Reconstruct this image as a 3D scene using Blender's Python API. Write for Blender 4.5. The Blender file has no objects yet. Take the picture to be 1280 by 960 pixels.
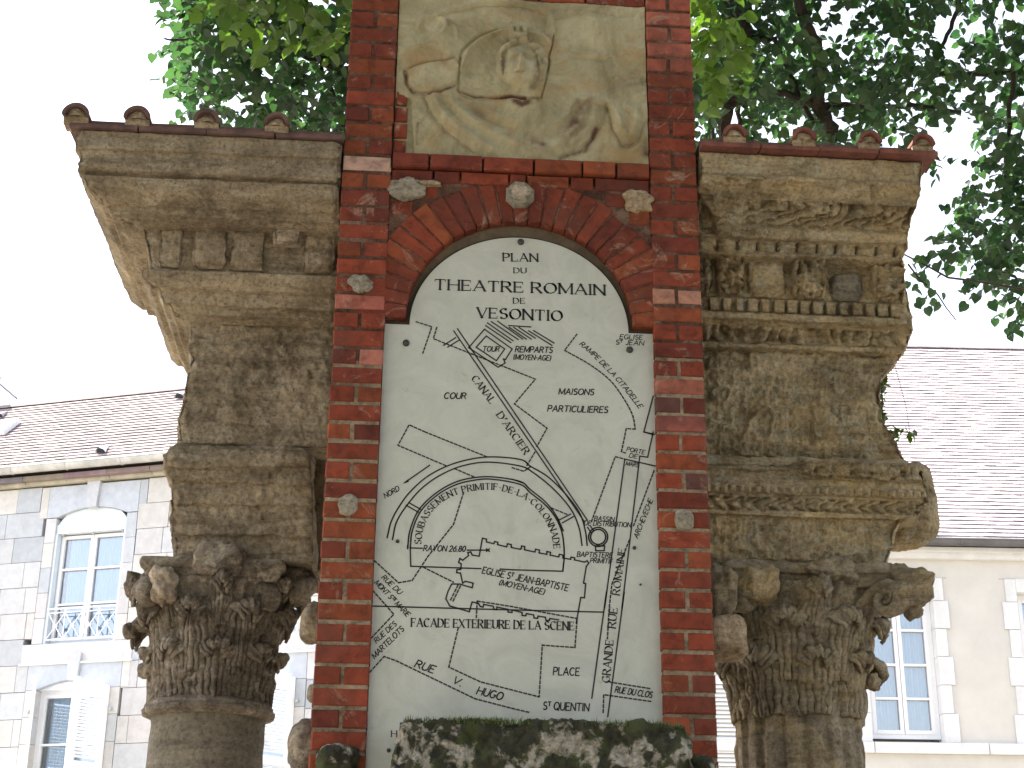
import bpy, math, random
import numpy as np
from mathutils import Vector, Matrix
random.seed(7)
RNG = np.random.default_rng(11)
S = bpy.context.scene
COL = S.collection

# ------------------------------------------------------------------ camera
F = 1900.0; YAW = math.radians(4); PIT = math.radians(20.9); ROL = math.radians(.63)
CP = np.array([-.385, -5.5, 1.6])
fw = np.array([math.sin(YAW)*math.cos(PIT), math.cos(YAW)*math.cos(PIT), math.sin(PIT)])
r0 = np.array([math.cos(YAW), -math.sin(YAW), 0]); u0 = np.cross(r0, fw)
rt = r0*math.cos(ROL)+u0*math.sin(ROL); up = -r0*math.sin(ROL)+u0*math.cos(ROL)
cd = bpy.data.cameras.new('camera'); cam = bpy.data.objects.new('camera', cd); COL.objects.link(cam)
M = Matrix((( rt[0], up[0], -fw[0], CP[0]), (rt[1], up[1], -fw[1], CP[1]), (rt[2], up[2], -fw[2], CP[2]), (0,0,0,1)))
cam.matrix_world = M
cd.sensor_width = 36; cd.lens = F/1280*36; cd.clip_end = 2000; cd.clip_start = .05
S.camera = cam
S.render.resolution_x = 1024; S.render.resolution_y = 768

# ------------------------------------------------------------------ light
SUN_DIR = Vector((-.70, .19, .88)).normalized()       # towards the sun
W = bpy.data.worlds.new("World"); S.world = W; W.use_nodes = True
nt = W.node_tree; bg = nt.nodes['Background']
sky = nt.nodes.new('ShaderNodeTexSky'); sky.sky_type = 'NISHITA'; sky.sun_disc = False
sky.sun_elevation = math.asin(SUN_DIR.z); sky.sun_rotation = math.atan2(SUN_DIR.x, SUN_DIR.y)
sky.air_density = 1.0; sky.dust_density = 2.0; sky.ozone_density = 1.0
hsv = nt.nodes.new('ShaderNodeHueSaturation'); hsv.inputs['Saturation'].default_value = .45
nt.links.new(sky.outputs[0], hsv.inputs['Color']); tint = nt.nodes.new('ShaderNodeMix'); tint.data_type = 'RGBA'; tint.blend_type = 'MULTIPLY'; tint.inputs[0].default_value = 1
tint.inputs[7].default_value = (1.01, .97, 1.0, 1); nt.links.new(hsv.outputs[0], tint.inputs[6]); nt.links.new(tint.outputs[2], bg.inputs['Color'])
bg.inputs['Strength'].default_value = .15
sl = bpy.data.lights.new('sun', 'SUN'); sl.energy = 4.8; sl.angle = math.radians(.5); sl.color = (1, .96, .9)
so = bpy.data.objects.new('sun', sl); COL.objects.link(so)
so.rotation_euler = SUN_DIR.to_track_quat('Z', 'Y').to_euler(); so.location = (0, 0, 30)
S.view_settings.view_transform = 'Standard'; S.view_settings.look = 'None'
S.view_settings.exposure = 2.0; S.view_settings.gamma = 1

# ------------------------------------------------------------------ measuring helpers (a photo point onto a real plane)
def ray(px, py): return fw*F + rt*(px-640) - up*(py-480)
def atY(px, py, Y):
    d = ray(px, py); return CP + d*(Y-CP[1])/d[1]
def onplane(px, py, p0, n):
    d = ray(px, py); return CP + d*(np.dot(np.array(p0)-CP, n)/np.dot(d, n))
def proj(P):
    q = np.asarray(P)-CP; z = q@fw
    return 640+F*(q@rt)/z, 480-F*(q@up)/z

# ------------------------------------------------------------------ noise
def _h(i, j, k, s):
    n = (i*374761393 + j*668265263 + k*2147483647 + s*1274126177) & 0xffffffff
    n = ((n ^ (n >> 13))*1274126177) & 0xffffffff
    n = n ^ (n >> 16)
    return (n & 0xffff)/32767.5-1
def vnoise(p, s=0):
    p = np.asarray(p); f0 = np.floor(p).astype(np.int64); t = p-f0; t = t*t*(3-2*t)
    i, j, k = f0[..., 0], f0[..., 1], f0[..., 2]; a, b, c = t[..., 0], t[..., 1], t[..., 2]
    r = 0
    for di in (0, 1):
        for dj in (0, 1):
            for dk in (0, 1):
                w = (a if di else 1-a)*(b if dj else 1-b)*(c if dk else 1-c)
                r = r + w*_h(i+di, j+dj, k+dk, s)
    return r
def fbm(p, freq, octv=4, s=0, gain=.5):
    r = 0; a = 1; p = np.asarray(p)
    for o in range(octv):
        r = r + a*vnoise(p*freq, s+o*17); a *= gain; freq *= 2.03
    return r
def ridged(p, freq, octv=3, s=0):
    r = 0; a = 1; p = np.asarray(p)
    for o in range(octv):
        r = r + a*(1-np.abs(vnoise(p*freq, s+o*13))*2); a *= .5; freq *= 2.1
    return r
def sstep(a, b, x):
    t = np.clip((x-a)/(b-a), 0, 1); return t*t*(3-2*t)

# ------------------------------------------------------------------ object helpers
def tag(o, label=None, cat=None, group=None, kind=None):
    if label: o['label'] = label
    if cat: o['category'] = cat
    if group: o['group'] = group
    if kind: o['kind'] = kind
    return o
def thing(name, label, cat, loc=(0, 0, 0), group=None, rz=0):
    o = bpy.data.objects.new(name, None); COL.objects.link(o); o.location = loc; o.rotation_euler = (0, 0, rz)
    o.empty_display_size = .1
    return tag(o, label, cat, group)
def mesh(name, V, Fc, mat, smooth=False):
    me = bpy.data.meshes.new(name)
    V = [tuple(map(float, v)) for v in V] if not isinstance(V, np.ndarray) else V.reshape(-1, 3).tolist()
    me.from_pydata(V, [], Fc if isinstance(Fc, list) else Fc.tolist())
    if mat: me.materials.append(mat)
    if smooth: me.polygons.foreach_set('use_smooth', [True]*len(me.polygons))
    me.update()
    return me
def link(name, me, parent=None, loc=None):
    o = bpy.data.objects.new(name, me); COL.objects.link(o)
    if parent: o.parent = parent
    if loc is not None: o.location = loc
    return o
def wpart(name, V, Fc, mat, parent=None, smooth=False, color=None):
    """mesh given in world coordinates, made a child of parent (parents are unrotated)"""
    V = np.array(V, float).reshape(-1, 3)
    off = V.mean(0) if len(V) else np.zeros(3)
    me = mesh(name, V-off, Fc, mat, smooth)
    pl = np.zeros(3)
    q = parent
    while q is not None: pl = pl+np.array(q.location); q = q.parent
    o = link(name, me, parent, off-pl)
    if color: o.color = (*color, 1)
    return o
def grid_faces(ny, nx, closed=False):
    a = np.arange(ny*nx).reshape(ny, nx)
    if closed: b = np.roll(a, -1, 1); q = np.stack([a[:-1], b[:-1], b[1:], a[1:]], -1).reshape(-1, 4)
    else: q = np.stack([a[:-1, :-1], a[:-1, 1:], a[1:, 1:], a[1:, :-1]], -1).reshape(-1, 4)
    return q.tolist()
def gnormals(P, closed=False):
    if closed: du = np.roll(P, -1, 1)-np.roll(P, 1, 1)
    else: du = np.gradient(P, axis=1)
    dv = np.gradient(P, axis=0)
    n = np.cross(du, dv); l = np.linalg.norm(n, axis=-1, keepdims=True); l[l < 1e-9] = 1
    return n/l
class MB:
    def __init__(s): s.V = []; s.F = []
    def add(s, V, Fc):
        b = len(s.V); s.V += [tuple(v) for v in V]; s.F += [tuple(i+b for i in f) for f in Fc]; return s
    def box(s, a, b):
        x0, y0, z0 = a; x1, y1, z1 = b
        return s.add([(x0,y0,z0),(x1,y0,z0),(x1,y1,z0),(x0,y1,z0),(x0,y0,z1),(x1,y0,z1),(x1,y1,z1),(x0,y1,z1)],
              [(0,3,2,1),(4,5,6,7),(0,1,5,4),(1,2,6,5),(2,3,7,6),(3,0,4,7)])
    def tube(s, pts, rad, n=8, cap=True):
        pts = [np.array(p, float) for p in pts]; b = len(s.V); N = len(pts)
        if not hasattr(rad, '__len__'): rad = [rad]*N
        for i, p in enumerate(pts):
            t = pts[min(i+1, N-1)]-pts[max(i-1, 0)]; t = t/(np.linalg.norm(t)+1e-9)
            a = np.cross(t, (0, 0, 1)) if abs(t[2]) < .9 else np.cross(t, (1, 0, 0)); a /= np.linalg.norm(a); c = np.cross(t, a)
            for k in range(n):
                th = 2*math.pi*k/n; s.V.append(tuple(p+rad[i]*(a*math.cos(th)+c*math.sin(th))))
        for i in range(N-1):
            for k in range(n):
                k2 = (k+1) % n; s.F.append((b+i*n+k, b+i*n+k2, b+(i+1)*n+k2, b+(i+1)*n+k))
        if cap: s.F.append(tuple(b+k for k in range(n))[::-1]); s.F.append(tuple(b+(N-1)*n+k for k in range(n)))
        return s
    def build(s, name, mat, parent=None, smooth=False, color=None): return wpart(name, s.V, s.F, mat, parent, smooth, color)

# ------------------------------------------------------------------ materials
def newmat(name):
    m = bpy.data.materials.new(name); m.use_nodes = True; t = m.node_tree
    return m, t, t.nodes['Principled BSDF']
def nd(t, typ, **kw):
    n = t.nodes.new(typ)
    for k, v in kw.items():
        if k in n.inputs: n.inputs[k].default_value = v
        else: setattr(n, k, v)
    return n
def noise_n(t, co, scale, detail=6, rough=.6, dist=0):
    n = nd(t, 'ShaderNodeTexNoise', Scale=scale, Detail=detail, Roughness=rough, Distortion=dist); t.links.new(co, n.inputs['Vector']); return n.outputs['Fac']
def ramp_n(t, fac, stops):
    r = t.nodes.new('ShaderNodeValToRGB'); e = r.color_ramp.elements
    while len(e) < len(stops): e.new(.5)
    for i, (p, c) in enumerate(stops): e[i].position = p; e[i].color = (*c, 1) if len(c) == 3 else c
    t.links.new(fac, r.inputs['Fac']); return r.outputs['Color']
def mix_n(t, fac, a, b, mode='MIX'):
    m = t.nodes.new('ShaderNodeMix'); m.data_type = 'RGBA'; m.blend_type = mode
    for i, x in ((0, fac), (6, a), (7, b)):
        if isinstance(x, (int, float)): m.inputs[i].default_value = x
        elif isinstance(x, tuple): m.inputs[i].default_value = (*x, 1)
        else: t.links.new(x, m.inputs[i])
    return m.outputs[2]
def bump_n(t, bs, h, strength=.5, dist=.01, prev=None):
    b = nd(t, 'ShaderNodeBump', Strength=strength, Distance=dist); t.links.new(h, b.inputs['Height'])
    if prev: t.links.new(prev.outputs[0], b.inputs['Normal'])
    t.links.new(b.outputs[0], bs.inputs['Normal']); return b
def geo_pos(t):
    g = t.nodes.new('ShaderNodeNewGeometry'); return g.outputs['Position']

def stone_mat(name, dark, mid, light, sc=5, pit=.35, ochre=None, grey=None, tone=1.13):
    m, t, bs = newmat(name); co = geo_pos(t)
    a = ramp_n(t, noise_n(t, co, sc, 8, .65, .6), [(.30, dark), (.5, mid), (.72, light)])
    if ochre: a = mix_n(t, ramp_n(t, noise_n(t, co, sc*.55, 5, .6, 1), [(.48, (0,0,0)), (.66, (.75,.75,.75))]), a, ochre)
    if grey: a = mix_n(t, ramp_n(t, noise_n(t, co, sc*1.7+1, 6, .7, 1.5), [(.52, (0,0,0)), (.64, (.8,.8,.8))]), a, grey)
    mp = nd(t, 'ShaderNodeMapping'); mp.inputs['Scale'].default_value = (1.6, 2.4, 11); t.links.new(co, mp.inputs['Vector'])
    a = mix_n(t, .8, a, ramp_n(t, noise_n(t, mp.outputs[0], 1.6, 7, .7, .5), [(.35, (.55,.52,.48)), (.5, (1,1,1)), (.64, (1.25,1.23,1.17))]), 'MULTIPLY')
    fine = noise_n(t, co, 60, 8, .75)
    a = mix_n(t, .85, a, ramp_n(t, fine, [(.34, (.42,.40,.37)), (.5, (1,1,1)), (.66, (1.35,1.32,1.24))]), 'MULTIPLY')
    v = nd(t, 'ShaderNodeTexVoronoi', Scale=38); t.links.new(co, v.inputs['Vector'])
    pits = ramp_n(t, v.outputs['Distance'], [(.06, (0,0,0)), (.2, (1,1,1))])
    msk = ramp_n(t, noise_n(t, co, 9, 4), [(.46, (0,0,0)), (.6, (1,1,1))])
    a = mix_n(t, 1., a, (tone*.99, tone*.985, tone*1.05), 'MULTIPLY')
    a = mix_n(t, pit, a, mix_n(t, msk, (1., 1., 1.), pits), 'MULTIPLY')
    t.links.new(a, bs.inputs['Base Color']); bs.inputs['Roughness'].default_value = .93
    bs.inputs['Specular IOR Level'].default_value = .2
    b0 = bump_n(t, bs, noise_n(t, co, 24, 8, .75, .4), .8, .018); b1 = bump_n(t, bs, fine, .9, .014, b0)
    bump_n(t, bs, mix_n(t, msk, (1., 1., 1.), pits), .35, .006, b1)
    return m
M_stoneL = stone_mat('weathered_stone', (.12,.096,.06), (.235,.192,.122), (.345,.292,.192), 4, .6, grey=(.30,.265,.19))
M_stoneR = stone_mat('carved_stone', (.16,.125,.068), (.30,.245,.14), (.44,.37,.23), 5, .5, ochre=(.37,.28,.135), grey=(.34,.315,.215))
M_cap = stone_mat('capital_stone', (.080,.066,.047), (.172,.145,.103), (.28,.24,.175), 7, .6, grey=(.34,.30,.22))
M_capR = stone_mat('capital_stone_pale', (.105,.086,.055), (.21,.178,.115), (.325,.28,.19), 7, .5, ochre=(.34,.27,.14))
M_shaft = stone_mat('column_stone', (.13,.115,.08), (.175,.155,.11), (.225,.20,.15), 3, .3)
M_fresh = stone_mat('fresh_break_stone', (.27,.215,.14), (.36,.30,.21), (.45,.39,.285), 8, .3)
M_boss = stone_mat('pale_boss_stone', (.19,.165,.11), (.31,.28,.20), (.44,.40,.31), 14, .4, tone=.95)
M_panel, t, bs = newmat('relief_stone'); co = geo_pos(t)
a = ramp_n(t, noise_n(t, co, 4, 7, .65, .8), [(.32, (.16,.135,.07)), (.5, (.29,.257,.15)), (.66, (.39,.355,.225))])
a = mix_n(t, ramp_n(t, noise_n(t, co, 3.1, 5, .6, 1.4), [(.52, (0,0,0)), (.68, (.7,.7,.7))]), a, (.27,.17,.065))
a = mix_n(t, ramp_n(t, noise_n(t, co, 7, 8, .75, .8), [(.55, (0,0,0)), (.66, (.5,.5,.5))]), a, (.22,.185,.12))
a = mix_n(t, ramp_n(t, noise_n(t, co, 30, 6, .7), [(.6, (0,0,0)), (.72, (.6,.6,.6))]), a, (.26,.21,.14))
at = nd(t, 'ShaderNodeAttribute', attribute_name='stain')
a = mix_n(t, at.outputs['Fac'], a, (.085,.04,.022))
t.links.new(a, bs.inputs['Base Color']); bs.inputs['Roughness'].default_value = .9
b0 = bump_n(t, bs, noise_n(t, co, 26, 6, .7), .5, .012); bump_n(t, bs, noise_n(t, co, 90, 7, .7), .6, .006, b0)

def brick_mat():
    m, t, bs = newmat('brick'); co = geo_pos(t)
    oi = t.nodes.new('ShaderNodeObjectInfo')
    a = mix_n(t, .85, oi.outputs['Color'], ramp_n(t, noise_n(t, co, 16, 6, .65, .5), [(.3, (.42,.38,.36)), (.5, (1,1,1)), (.75, (1.5,1.45,1.35))]), 'MULTIPLY')
    a = mix_n(t, ramp_n(t, noise_n(t, co, 6, 7, .75, 1.5), [(.57, (0,0,0)), (.68, (.6,.6,.6))]), a, (.33,.24,.17))
    a = mix_n(t, ramp_n(t, noise_n(t, co, 3.5, 6, .7, .5), [(.5, (0,0,0)), (.68, (.6,.6,.6))]), a, (.09,.035,.025))
    t.links.new(a, bs.inputs['Base Color']); bs.inputs['Roughness'].default_value = .88
    bs.inputs['Specular IOR Level'].default_value = .3
    bump_n(t, bs, noise_n(t, co, 90, 7, .7), .5, .006)
    return m
M_brick = brick_mat()
def plain(name, c, rough=.8, sc=20, var=.3, bump=.3, bd=.005, metal=0, use_obj=False, spec=.5):
    m, t, bs = newmat(name); co = geo_pos(t)
    base = c
    if use_obj:
        oi = t.nodes.new('ShaderNodeObjectInfo'); base = oi.outputs['Color']
    f = noise_n(t, co, sc, 6, .65)
    lo = 1-var; hi = 1+var*.6
    a = mix_n(t, 1., base, ramp_n(t, f, [(.3, (lo,lo,lo)), (.7, (hi,hi,hi))]), 'MULTIPLY')
    t.links.new(a, bs.inputs['Base Color']); bs.inputs['Roughness'].default_value = rough; bs.inputs['Metallic'].default_value = metal
    bs.inputs['Specular IOR Level'].default_value = spec
    if bump: bump_n(t, bs, f, bump, bd)
    return m
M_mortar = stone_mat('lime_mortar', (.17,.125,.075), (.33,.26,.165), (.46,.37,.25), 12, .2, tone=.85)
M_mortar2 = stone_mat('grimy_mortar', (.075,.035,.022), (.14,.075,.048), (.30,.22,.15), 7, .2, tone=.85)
M_shadowj = plain('recess_shade_mortar', (.11,.082,.05), .95, 20, .4)  # brown set darker to stand for shade in the recess round the plaque
M_dark = plain('dark_joint', (.035,.03,.022), .95, 30, .4)
M_ink = plain('black_inscription', (.012,.012,.012), .6, 30, .1, 0)
M_tile = plain('terracotta_tile', (.15,.05,.033), .9, 14, .6, .5, .006)
M_tile2 = plain('dark_terracotta', (.10,.055,.045), .9, 14, .6, .5, .006)
M_tilefill = stone_mat('tile_mortar_fill', (.20,.15,.08), (.32,.25,.15), (.44,.36,.24), 14, .3)
M_bolt = plain('oxidised_bronze', (.055,.055,.045), .55, 50, .4, .3, .002, .6)
# marble
M_marble, t, bs = newmat('plaque_marble'); co = geo_pos(t)
a = ramp_n(t, noise_n(t, co, 5, 8, .7, 1.5), [(.3, (.34,.35,.30)), (.5, (.395,.405,.35)), (.72, (.44,.45,.395))])
a = mix_n(t, ramp_n(t, noise_n(t, co, 26, 6, .75, 1.2), [(.60, (0,0,0)), (.72, (.45,.45,.45))]), a, (.28,.28,.24))
a = mix_n(t, ramp_n(t, noise_n(t, co, 11, 8, .8, .3), [(.60, (0,0,0)), (.72, (.7,.7,.7))]), a, (.25,.235,.18))
t.links.new(a, bs.inputs['Base Color']); bs.inputs['Roughness'].default_value = .32
bump_n(t, bs, noise_n(t, co, 40, 5, .6), .05, .003)
# moss stone
M_moss, t, bs = newmat('mossy_lichen_stone'); co = geo_pos(t)
a = ramp_n(t, noise_n(t, co, 24, 8, .7, .6), [(.35, (.012,.012,.007)), (.55, (.04,.04,.018)), (.75, (.11,.10,.055))])
a = mix_n(t, ramp_n(t, noise_n(t, co, 9, 5, .6, .3), [(.50, (0,0,0)), (.60, (.8,.8,.8))]), a, (.05,.065,.012))
lich = ramp_n(t, noise_n(t, co, 11.5, 7, .62, .35), [(.53, (0,0,0)), (.60, (.9,.9,.9))])
a = mix_n(t, lich, a, ramp_n(t, noise_n(t, co, 50, 5, .7), [(.35, (.20,.18,.12)), (.6, (.50,.465,.385))]))
t.links.new(a, bs.inputs['Base Color']); bs.inputs['Roughness'].default_value = .97
bump_n(t, bs, noise_n(t, co, 70, 7, .8), .9, .02)
def leaf_mat(name, cols, trans):
    m, t, bs = newmat(name); t.nodes.remove(bs); out = t.nodes['Material Output']
    g = t.nodes.new('ShaderNodeNewGeometry'); oi = t.nodes.new('ShaderNodeObjectInfo')
    ad = nd(t, 'ShaderNodeMath', operation='ADD'); t.links.new(g.outputs['Random Per Island'], ad.inputs[0]); t.links.new(oi.outputs['Random'], ad.inputs[1])
    fr = nd(t, 'ShaderNodeMath', operation='FRACT'); t.links.new(ad.outputs[0], fr.inputs[0])
    c = ramp_n(t, fr.outputs[0], [(i/(len(cols)-1), k) for i, k in enumerate(cols)])
    c = mix_n(t, .6, c, ramp_n(t, noise_n(t, g.outputs['Position'], 1.1, 3), [(.35, (.6,.65,.7)), (.65, (1.3,1.25,1.1))]), 'MULTIPLY')
    d = nd(t, 'ShaderNodeBsdfPrincipled', Roughness=.45); t.links.new(c, d.inputs['Base Color'])
    tr = t.nodes.new('ShaderNodeBsdfTranslucent'); c2 = mix_n(t, 1., c, trans, 'MULTIPLY'); t.links.new(c2, tr.inputs['Color'])
    mx = nd(t, 'ShaderNodeMixShader', Fac=.45); t.links.new(d.outputs[0], mx.inputs[1]); t.links.new(tr.outputs[0], mx.inputs[2]); t.links.new(mx.outputs[0], out.inputs['Surface'])
    return m
M_leaf = leaf_mat('lime_leaf', [(.022,.050,.025), (.038,.078,.034), (.055,.10,.036), (.028,.06,.034)], (1.2,1.6,.95))
M_leafb = leaf_mat('bright_leaf', [(.05,.10,.02), (.085,.14,.026), (.065,.12,.022)], (1.4,1.65,.55))
M_bark = plain('bark', (.05,.04,.03), .95, 25, .5, .8, .02)
# building materials
M_block = plain('limestone_block', (.6,.6,.58), .85, 9, .13, .25, .004, use_obj=True)
M_joint = plain('pale_joint', (.36,.36,.35), .9, 20, .2)
M_render = plain('cream_render', (.60,.585,.54), .92, 1.7, .12, .25, .006)
M_trim = plain('white_stone_trim', (.68,.69,.69), .85, 6, .12, .2, .004)
M_white = plain('white_paint', (.80,.81,.82), .5, 30, .05, .1, .002)
M_blueframe = plain('pale_blue_paint', (.62,.70,.76), .5, 30, .06, .1, .002)
M_cornice = plain('part_shaded_cornice', (.30,.275,.22), .9, 3, .4, .3, .006, use_obj=True)
M_zinc = plain('zinc_gutter', (.50,.51,.50), .6, 5, .3, .1, .003, .3)
M_slate = plain('dark_gutter', (.13,.13,.14), .5, 5, .3, .1, .003, .3)
M_curtain2 = plain('whitish_curtain', (.66,.76,.80), .9, 8, .08, .1, .01)
M_curtain = plain('pale_blue_curtain', (.40,.60,.76), .9, 8, .1, .1, .01)
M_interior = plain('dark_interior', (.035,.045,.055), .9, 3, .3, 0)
def shingle(name, cols):
    m, t, bs = newmat(name); g = t.nodes.new('ShaderNodeNewGeometry')
    c = ramp_n(t, g.outputs['Random Per Island'], [(i/(len(cols)-1), k) for i, k in enumerate(cols)])
    c = mix_n(t, .6, c, ramp_n(t, noise_n(t, g.outputs['Position'], 1.2, 6), [(.35, (.75,.75,.78)), (.65, (1.15,1.13,1.1))]), 'MULTIPLY')
    t.links.new(c, bs.inputs['Base Color']); bs.inputs['Roughness'].default_value = .9; return m
M_roofL = shingle('brown_flat_tile', [(.20,.168,.165), (.26,.22,.215), (.235,.20,.195), (.30,.258,.25)])
M_roofR = shingle('pale_flat_tile', [(.42,.37,.375), (.48,.43,.435), (.40,.35,.36), (.52,.47,.475)])
M_glass, t, bs = newmat('window_glass'); t.nodes.remove(bs); out = t.nodes['Material Output']
gl = nd(t, 'ShaderNodeBsdfGlossy', Roughness=.04); tp = t.nodes.new('ShaderNodeBsdfTransparent')
tp.inputs[0].default_value = (.86,.93,.98,1); fz = nd(t, 'ShaderNodeFresnel', IOR=1.5)
ad = nd(t, 'ShaderNodeMath', operation='ADD'); t.links.new(fz.outputs[0], ad.inputs[0]); ad.inputs[1].default_value = .12
mx = t.nodes.new('ShaderNodeMixShader'); t.links.new(ad.outputs[0], mx.inputs[0]); t.links.new(tp.outputs[0], mx.inputs[1]); t.links.new(gl.outputs[0], mx.inputs[2]); t.links.new(mx.outputs[0], out.inputs['Surface'])
M_grass = plain('lawn', (.07,.10,.035), .95, 3, .4, .5, .03)
M_gravel = plain('gravel_path', (.30,.26,.20), .95, 40, .3, .5, .02)

# ------------------------------------------------------------------ ground
g = link('ground', mesh('ground', [(-150,-150,0),(150,-150,0),(150,150,0),(-150,150,0)], [(0,1,2,3)], M_grass)); tag(g, kind='structure')
g = link('path', mesh('path', [(-45,-30,.004),(45,-30,.004),(45,40,.004),(-45,40,.004)], [(0,1,2,3)], M_gravel)); tag(g, kind='structure')

# ------------------------------------------------------------------ lofted stone blocks
def loft_block(name, levels, mat, parent, step=.006, amp=.008, orn=None, seed=0, nf=None, side=.012, backn=2, smooth=True, color=None, chip=0.012):
    """levels: (z, XL, XR, YF, YB, tag), top to bottom; rectangular rings swept down the profile, then worn"""
    rows = []
    for a, b in zip(levels[:-1], levels[1:]):
        d = math.dist((a[0], a[3]), (b[0], b[3])); n = max(1, int(math.ceil(d/step)))
        for i in range(n): rows.append([a[k]+(b[k]-a[k])*i/n for k in range(6)])
    rows.append(list(levels[-1])); R = np.array(rows)
    w = max(abs(R[:, 2]-R[:, 1])); dp = max(abs(R[:, 4]-R[:, 3]))
    nf = nf or max(6, int(w/step)); ns = max(4, int(dp/side))
    tl = np.linspace(0, 1, ns, endpoint=False); tf = np.linspace(0, 1, nf, endpoint=False); tb = np.linspace(0, 1, backn+1)[1:-1]
    P = []; 
    for z, xl, xr, yf, yb, v in rows:
        L = np.stack([np.full(ns, xl), yb+(yf-yb)*tl], 1)
        Fr = np.stack([xl+(xr-xl)*tf, np.full(nf, yf)], 1)
        Rr = np.stack([np.full(ns, xr), yf+(yb-yf)*tl], 1)
        B = np.stack([xr+(xl-xr)*np.r_[0., tb], np.full(len(tb)+1, yb)], 1)
        ring = np.concatenate([L, Fr, Rr, B]); P.append(np.c_[ring, np.full(len(ring), z)])
    P = np.array(P)
    N = -gnormals(P, True)
    fm = np.zeros(P.shape[:2]); fm[:, ns:ns+nf] = 1
    # make sure normals point outward
    cen = P.mean(1, keepdims=True); sgn = np.sign(np.sum((P-cen)[..., :2]*N[..., :2], -1)).sum()
    if sgn < 0: N = -N
    d = amp*(fbm(P, 9, 4, seed)+.6*fbm(P, 40, 3, seed+5))
    # chipped arrises at the two front corners
    xl = R[:, 1][:, None]; xr = R[:, 2][:, None]; yf = R[:, 3][:, None]
    cd_ = np.minimum(np.hypot(P[..., 0]-xl, P[..., 1]-yf), np.hypot(P[..., 0]-xr, P[..., 1]-yf))
    d = d-chip*np.exp(-(cd_/.02)**2)*(1+fbm(P, 25, 2, seed+3))
    if orn is not None:
        V = np.repeat(R[:, 5][:, None], P.shape[1], 1)
        d = d+orn(P, V)*fm
    P = P+N*d[..., None]
    Fc = grid_faces(P.shape[0], P.shape[1], True); n = P.shape[1]; last = (P.shape[0]-1)*n
    Fc = [tuple(reversed(f)) for f in Fc]
    Fc.append(list(range(n))); Fc.append(list(reversed(range(last, last+n))))
    return wpart(name, P.reshape(-1, 3), Fc, mat, parent, smooth, color)

def edgeX(z, Y, sil, x0):
    x = x0
    for _ in range(3):
        px, py = proj((x, Y, z)); p2 = float(np.interp(py, [s[0] for s in sil], [s[1] for s in sil]))
        x = atY(p2, py, Y)[0]
    return x

FY = .42                                             # face of the friezes
# ======================= LEFT ENTABLATURE =======================
XC = -1.319
def LZ(py, out): return atY(330, py, FY-out)[2]
ent = thing('entablature_fragment', 'plain stone entablature left of the brick pier with stepped overhanging cornice', 'entablature', (-1.0, FY, 3.3))
profL = [(173,.455),(194,.452),(195,.435),(221,.435),(222,.405),(227,.405),(228,.42),(244,.40),(262,.345),(263,.322),(274,.312),(275,.29),(283,.27),(284,.245),(287,.20),
         (341,.165),(342,.195),(352,.188),(364,.155),(365,.130),(384,.105),(385,.08),(396,.068),(397,.042),(407,.012)]
lev = []
lastz = 9
for py, out in profL:
    z = min(LZ(py, out), lastz-.002); lastz = z
    lev.append((z, XC-out, -.705, FY-out, 1.15, py))
def ornL(P, v):
    X = P[..., 0]; h = 0*X
    # long cracks and worn joints along the corona
    h -= .012*np.clip(ridged(P*np.array([.5,1,3]), 9, 2, 3)-1.15, 0, 1)
    h += .005*sstep(.3,.8,fbm(P*np.array([.3,1,4]), 6, 3, 8))
    return h
loft_block('cornice', lev, M_stoneL, ent, .0055, .0035, ornL, 3)
# modillion blocks in the cornice
zt, zb = LZ(287, .25), LZ(339, .19)
modL = [(196, 226, .028, M_stoneL), (240, 284, .036, M_stoneL), (287, 331, .028, M_stoneL), (378, 420, .028, M_stoneL)]
for a, b, d, m in modL:
    x0 = atY(a, 315, FY-.2)[0]; x1 = atY(b, 315, FY-.2)[0]
    loft_block('modillion', [(zt+.004, x0, x1, FY-.19-d, FY-.1, 0), (zb+.03, x0, x1, FY-.175-d, FY-.1, 0), (zb+.004, x0+.006, x1-.006, FY-.16-d*.6, FY-.1, 0)], m or M_stoneR, ent, .007, .006, None, int(a))
# broken pale piece over the last recess
x0 = atY(342, 290, FY-.22)[0]; x1 = atY(377, 290, FY-.22)[0]
loft_block('broken_moulding', [(LZ(287,.24), x0, x1, FY-.25, FY-.12, 0), (LZ(301,.24), x0+.005, x1, FY-.245, FY-.12, 0)], M_fresh, ent, .006, .008, None, 44)
# frieze
silL = [(405,237),(445,237),(470,232),(500,226),(555,218),(562,206),(575,204),(592,207),(600,214),(612,219),(628,211),(640,215),(652,209),(665,215),(680,222),(700,216)]
fr = []
for py, out in [(405,.0),(450,.0),(500,.003),(556,.006)]:
    z = LZ(py, out); fr.append((z, edgeX(z, FY-out, silL, -1.33), -.705, FY-out, 1.05, py))
loft_block('frieze', fr, M_stoneL, ent, .006, .009, lambda P, v: -.014*np.clip(fbm(P, 30, 3, 7)-.35, 0, 1)-.01*sstep(.15,.6,fbm(P,5,2,2)), 9)
ar = []
for py, out in [(557,.05),(562,.075),(572,.085),(584,.075),(588,.05),(598,.055),(604,.045),(606,.03),(631,.025),(633,.01),(668,.005),(671,-.012),(700,-.015)]:
    z = LZ(py, out)-.002; ar.append((z, edgeX(z, FY-out, silL, -1.36), atY(390 if py < 600 else 393, py, FY-out)[0], FY-out, 1.0, py))
loft_block('architrave', ar, M_stoneL, ent, .006, .010, lambda P, v: -.012*np.clip(ridged(P*np.array([.6,1,2]),10,2,5)-1.1,0,1), 15)
loft_block('backing_stone', [(LZ(560,-.2), -.86, -.705, .60, .95, 0), (LZ(712,-.2), -.86, -.705, .60, .95, 0)], M_stoneL, ent, .012, .006, None, 61)

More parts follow.
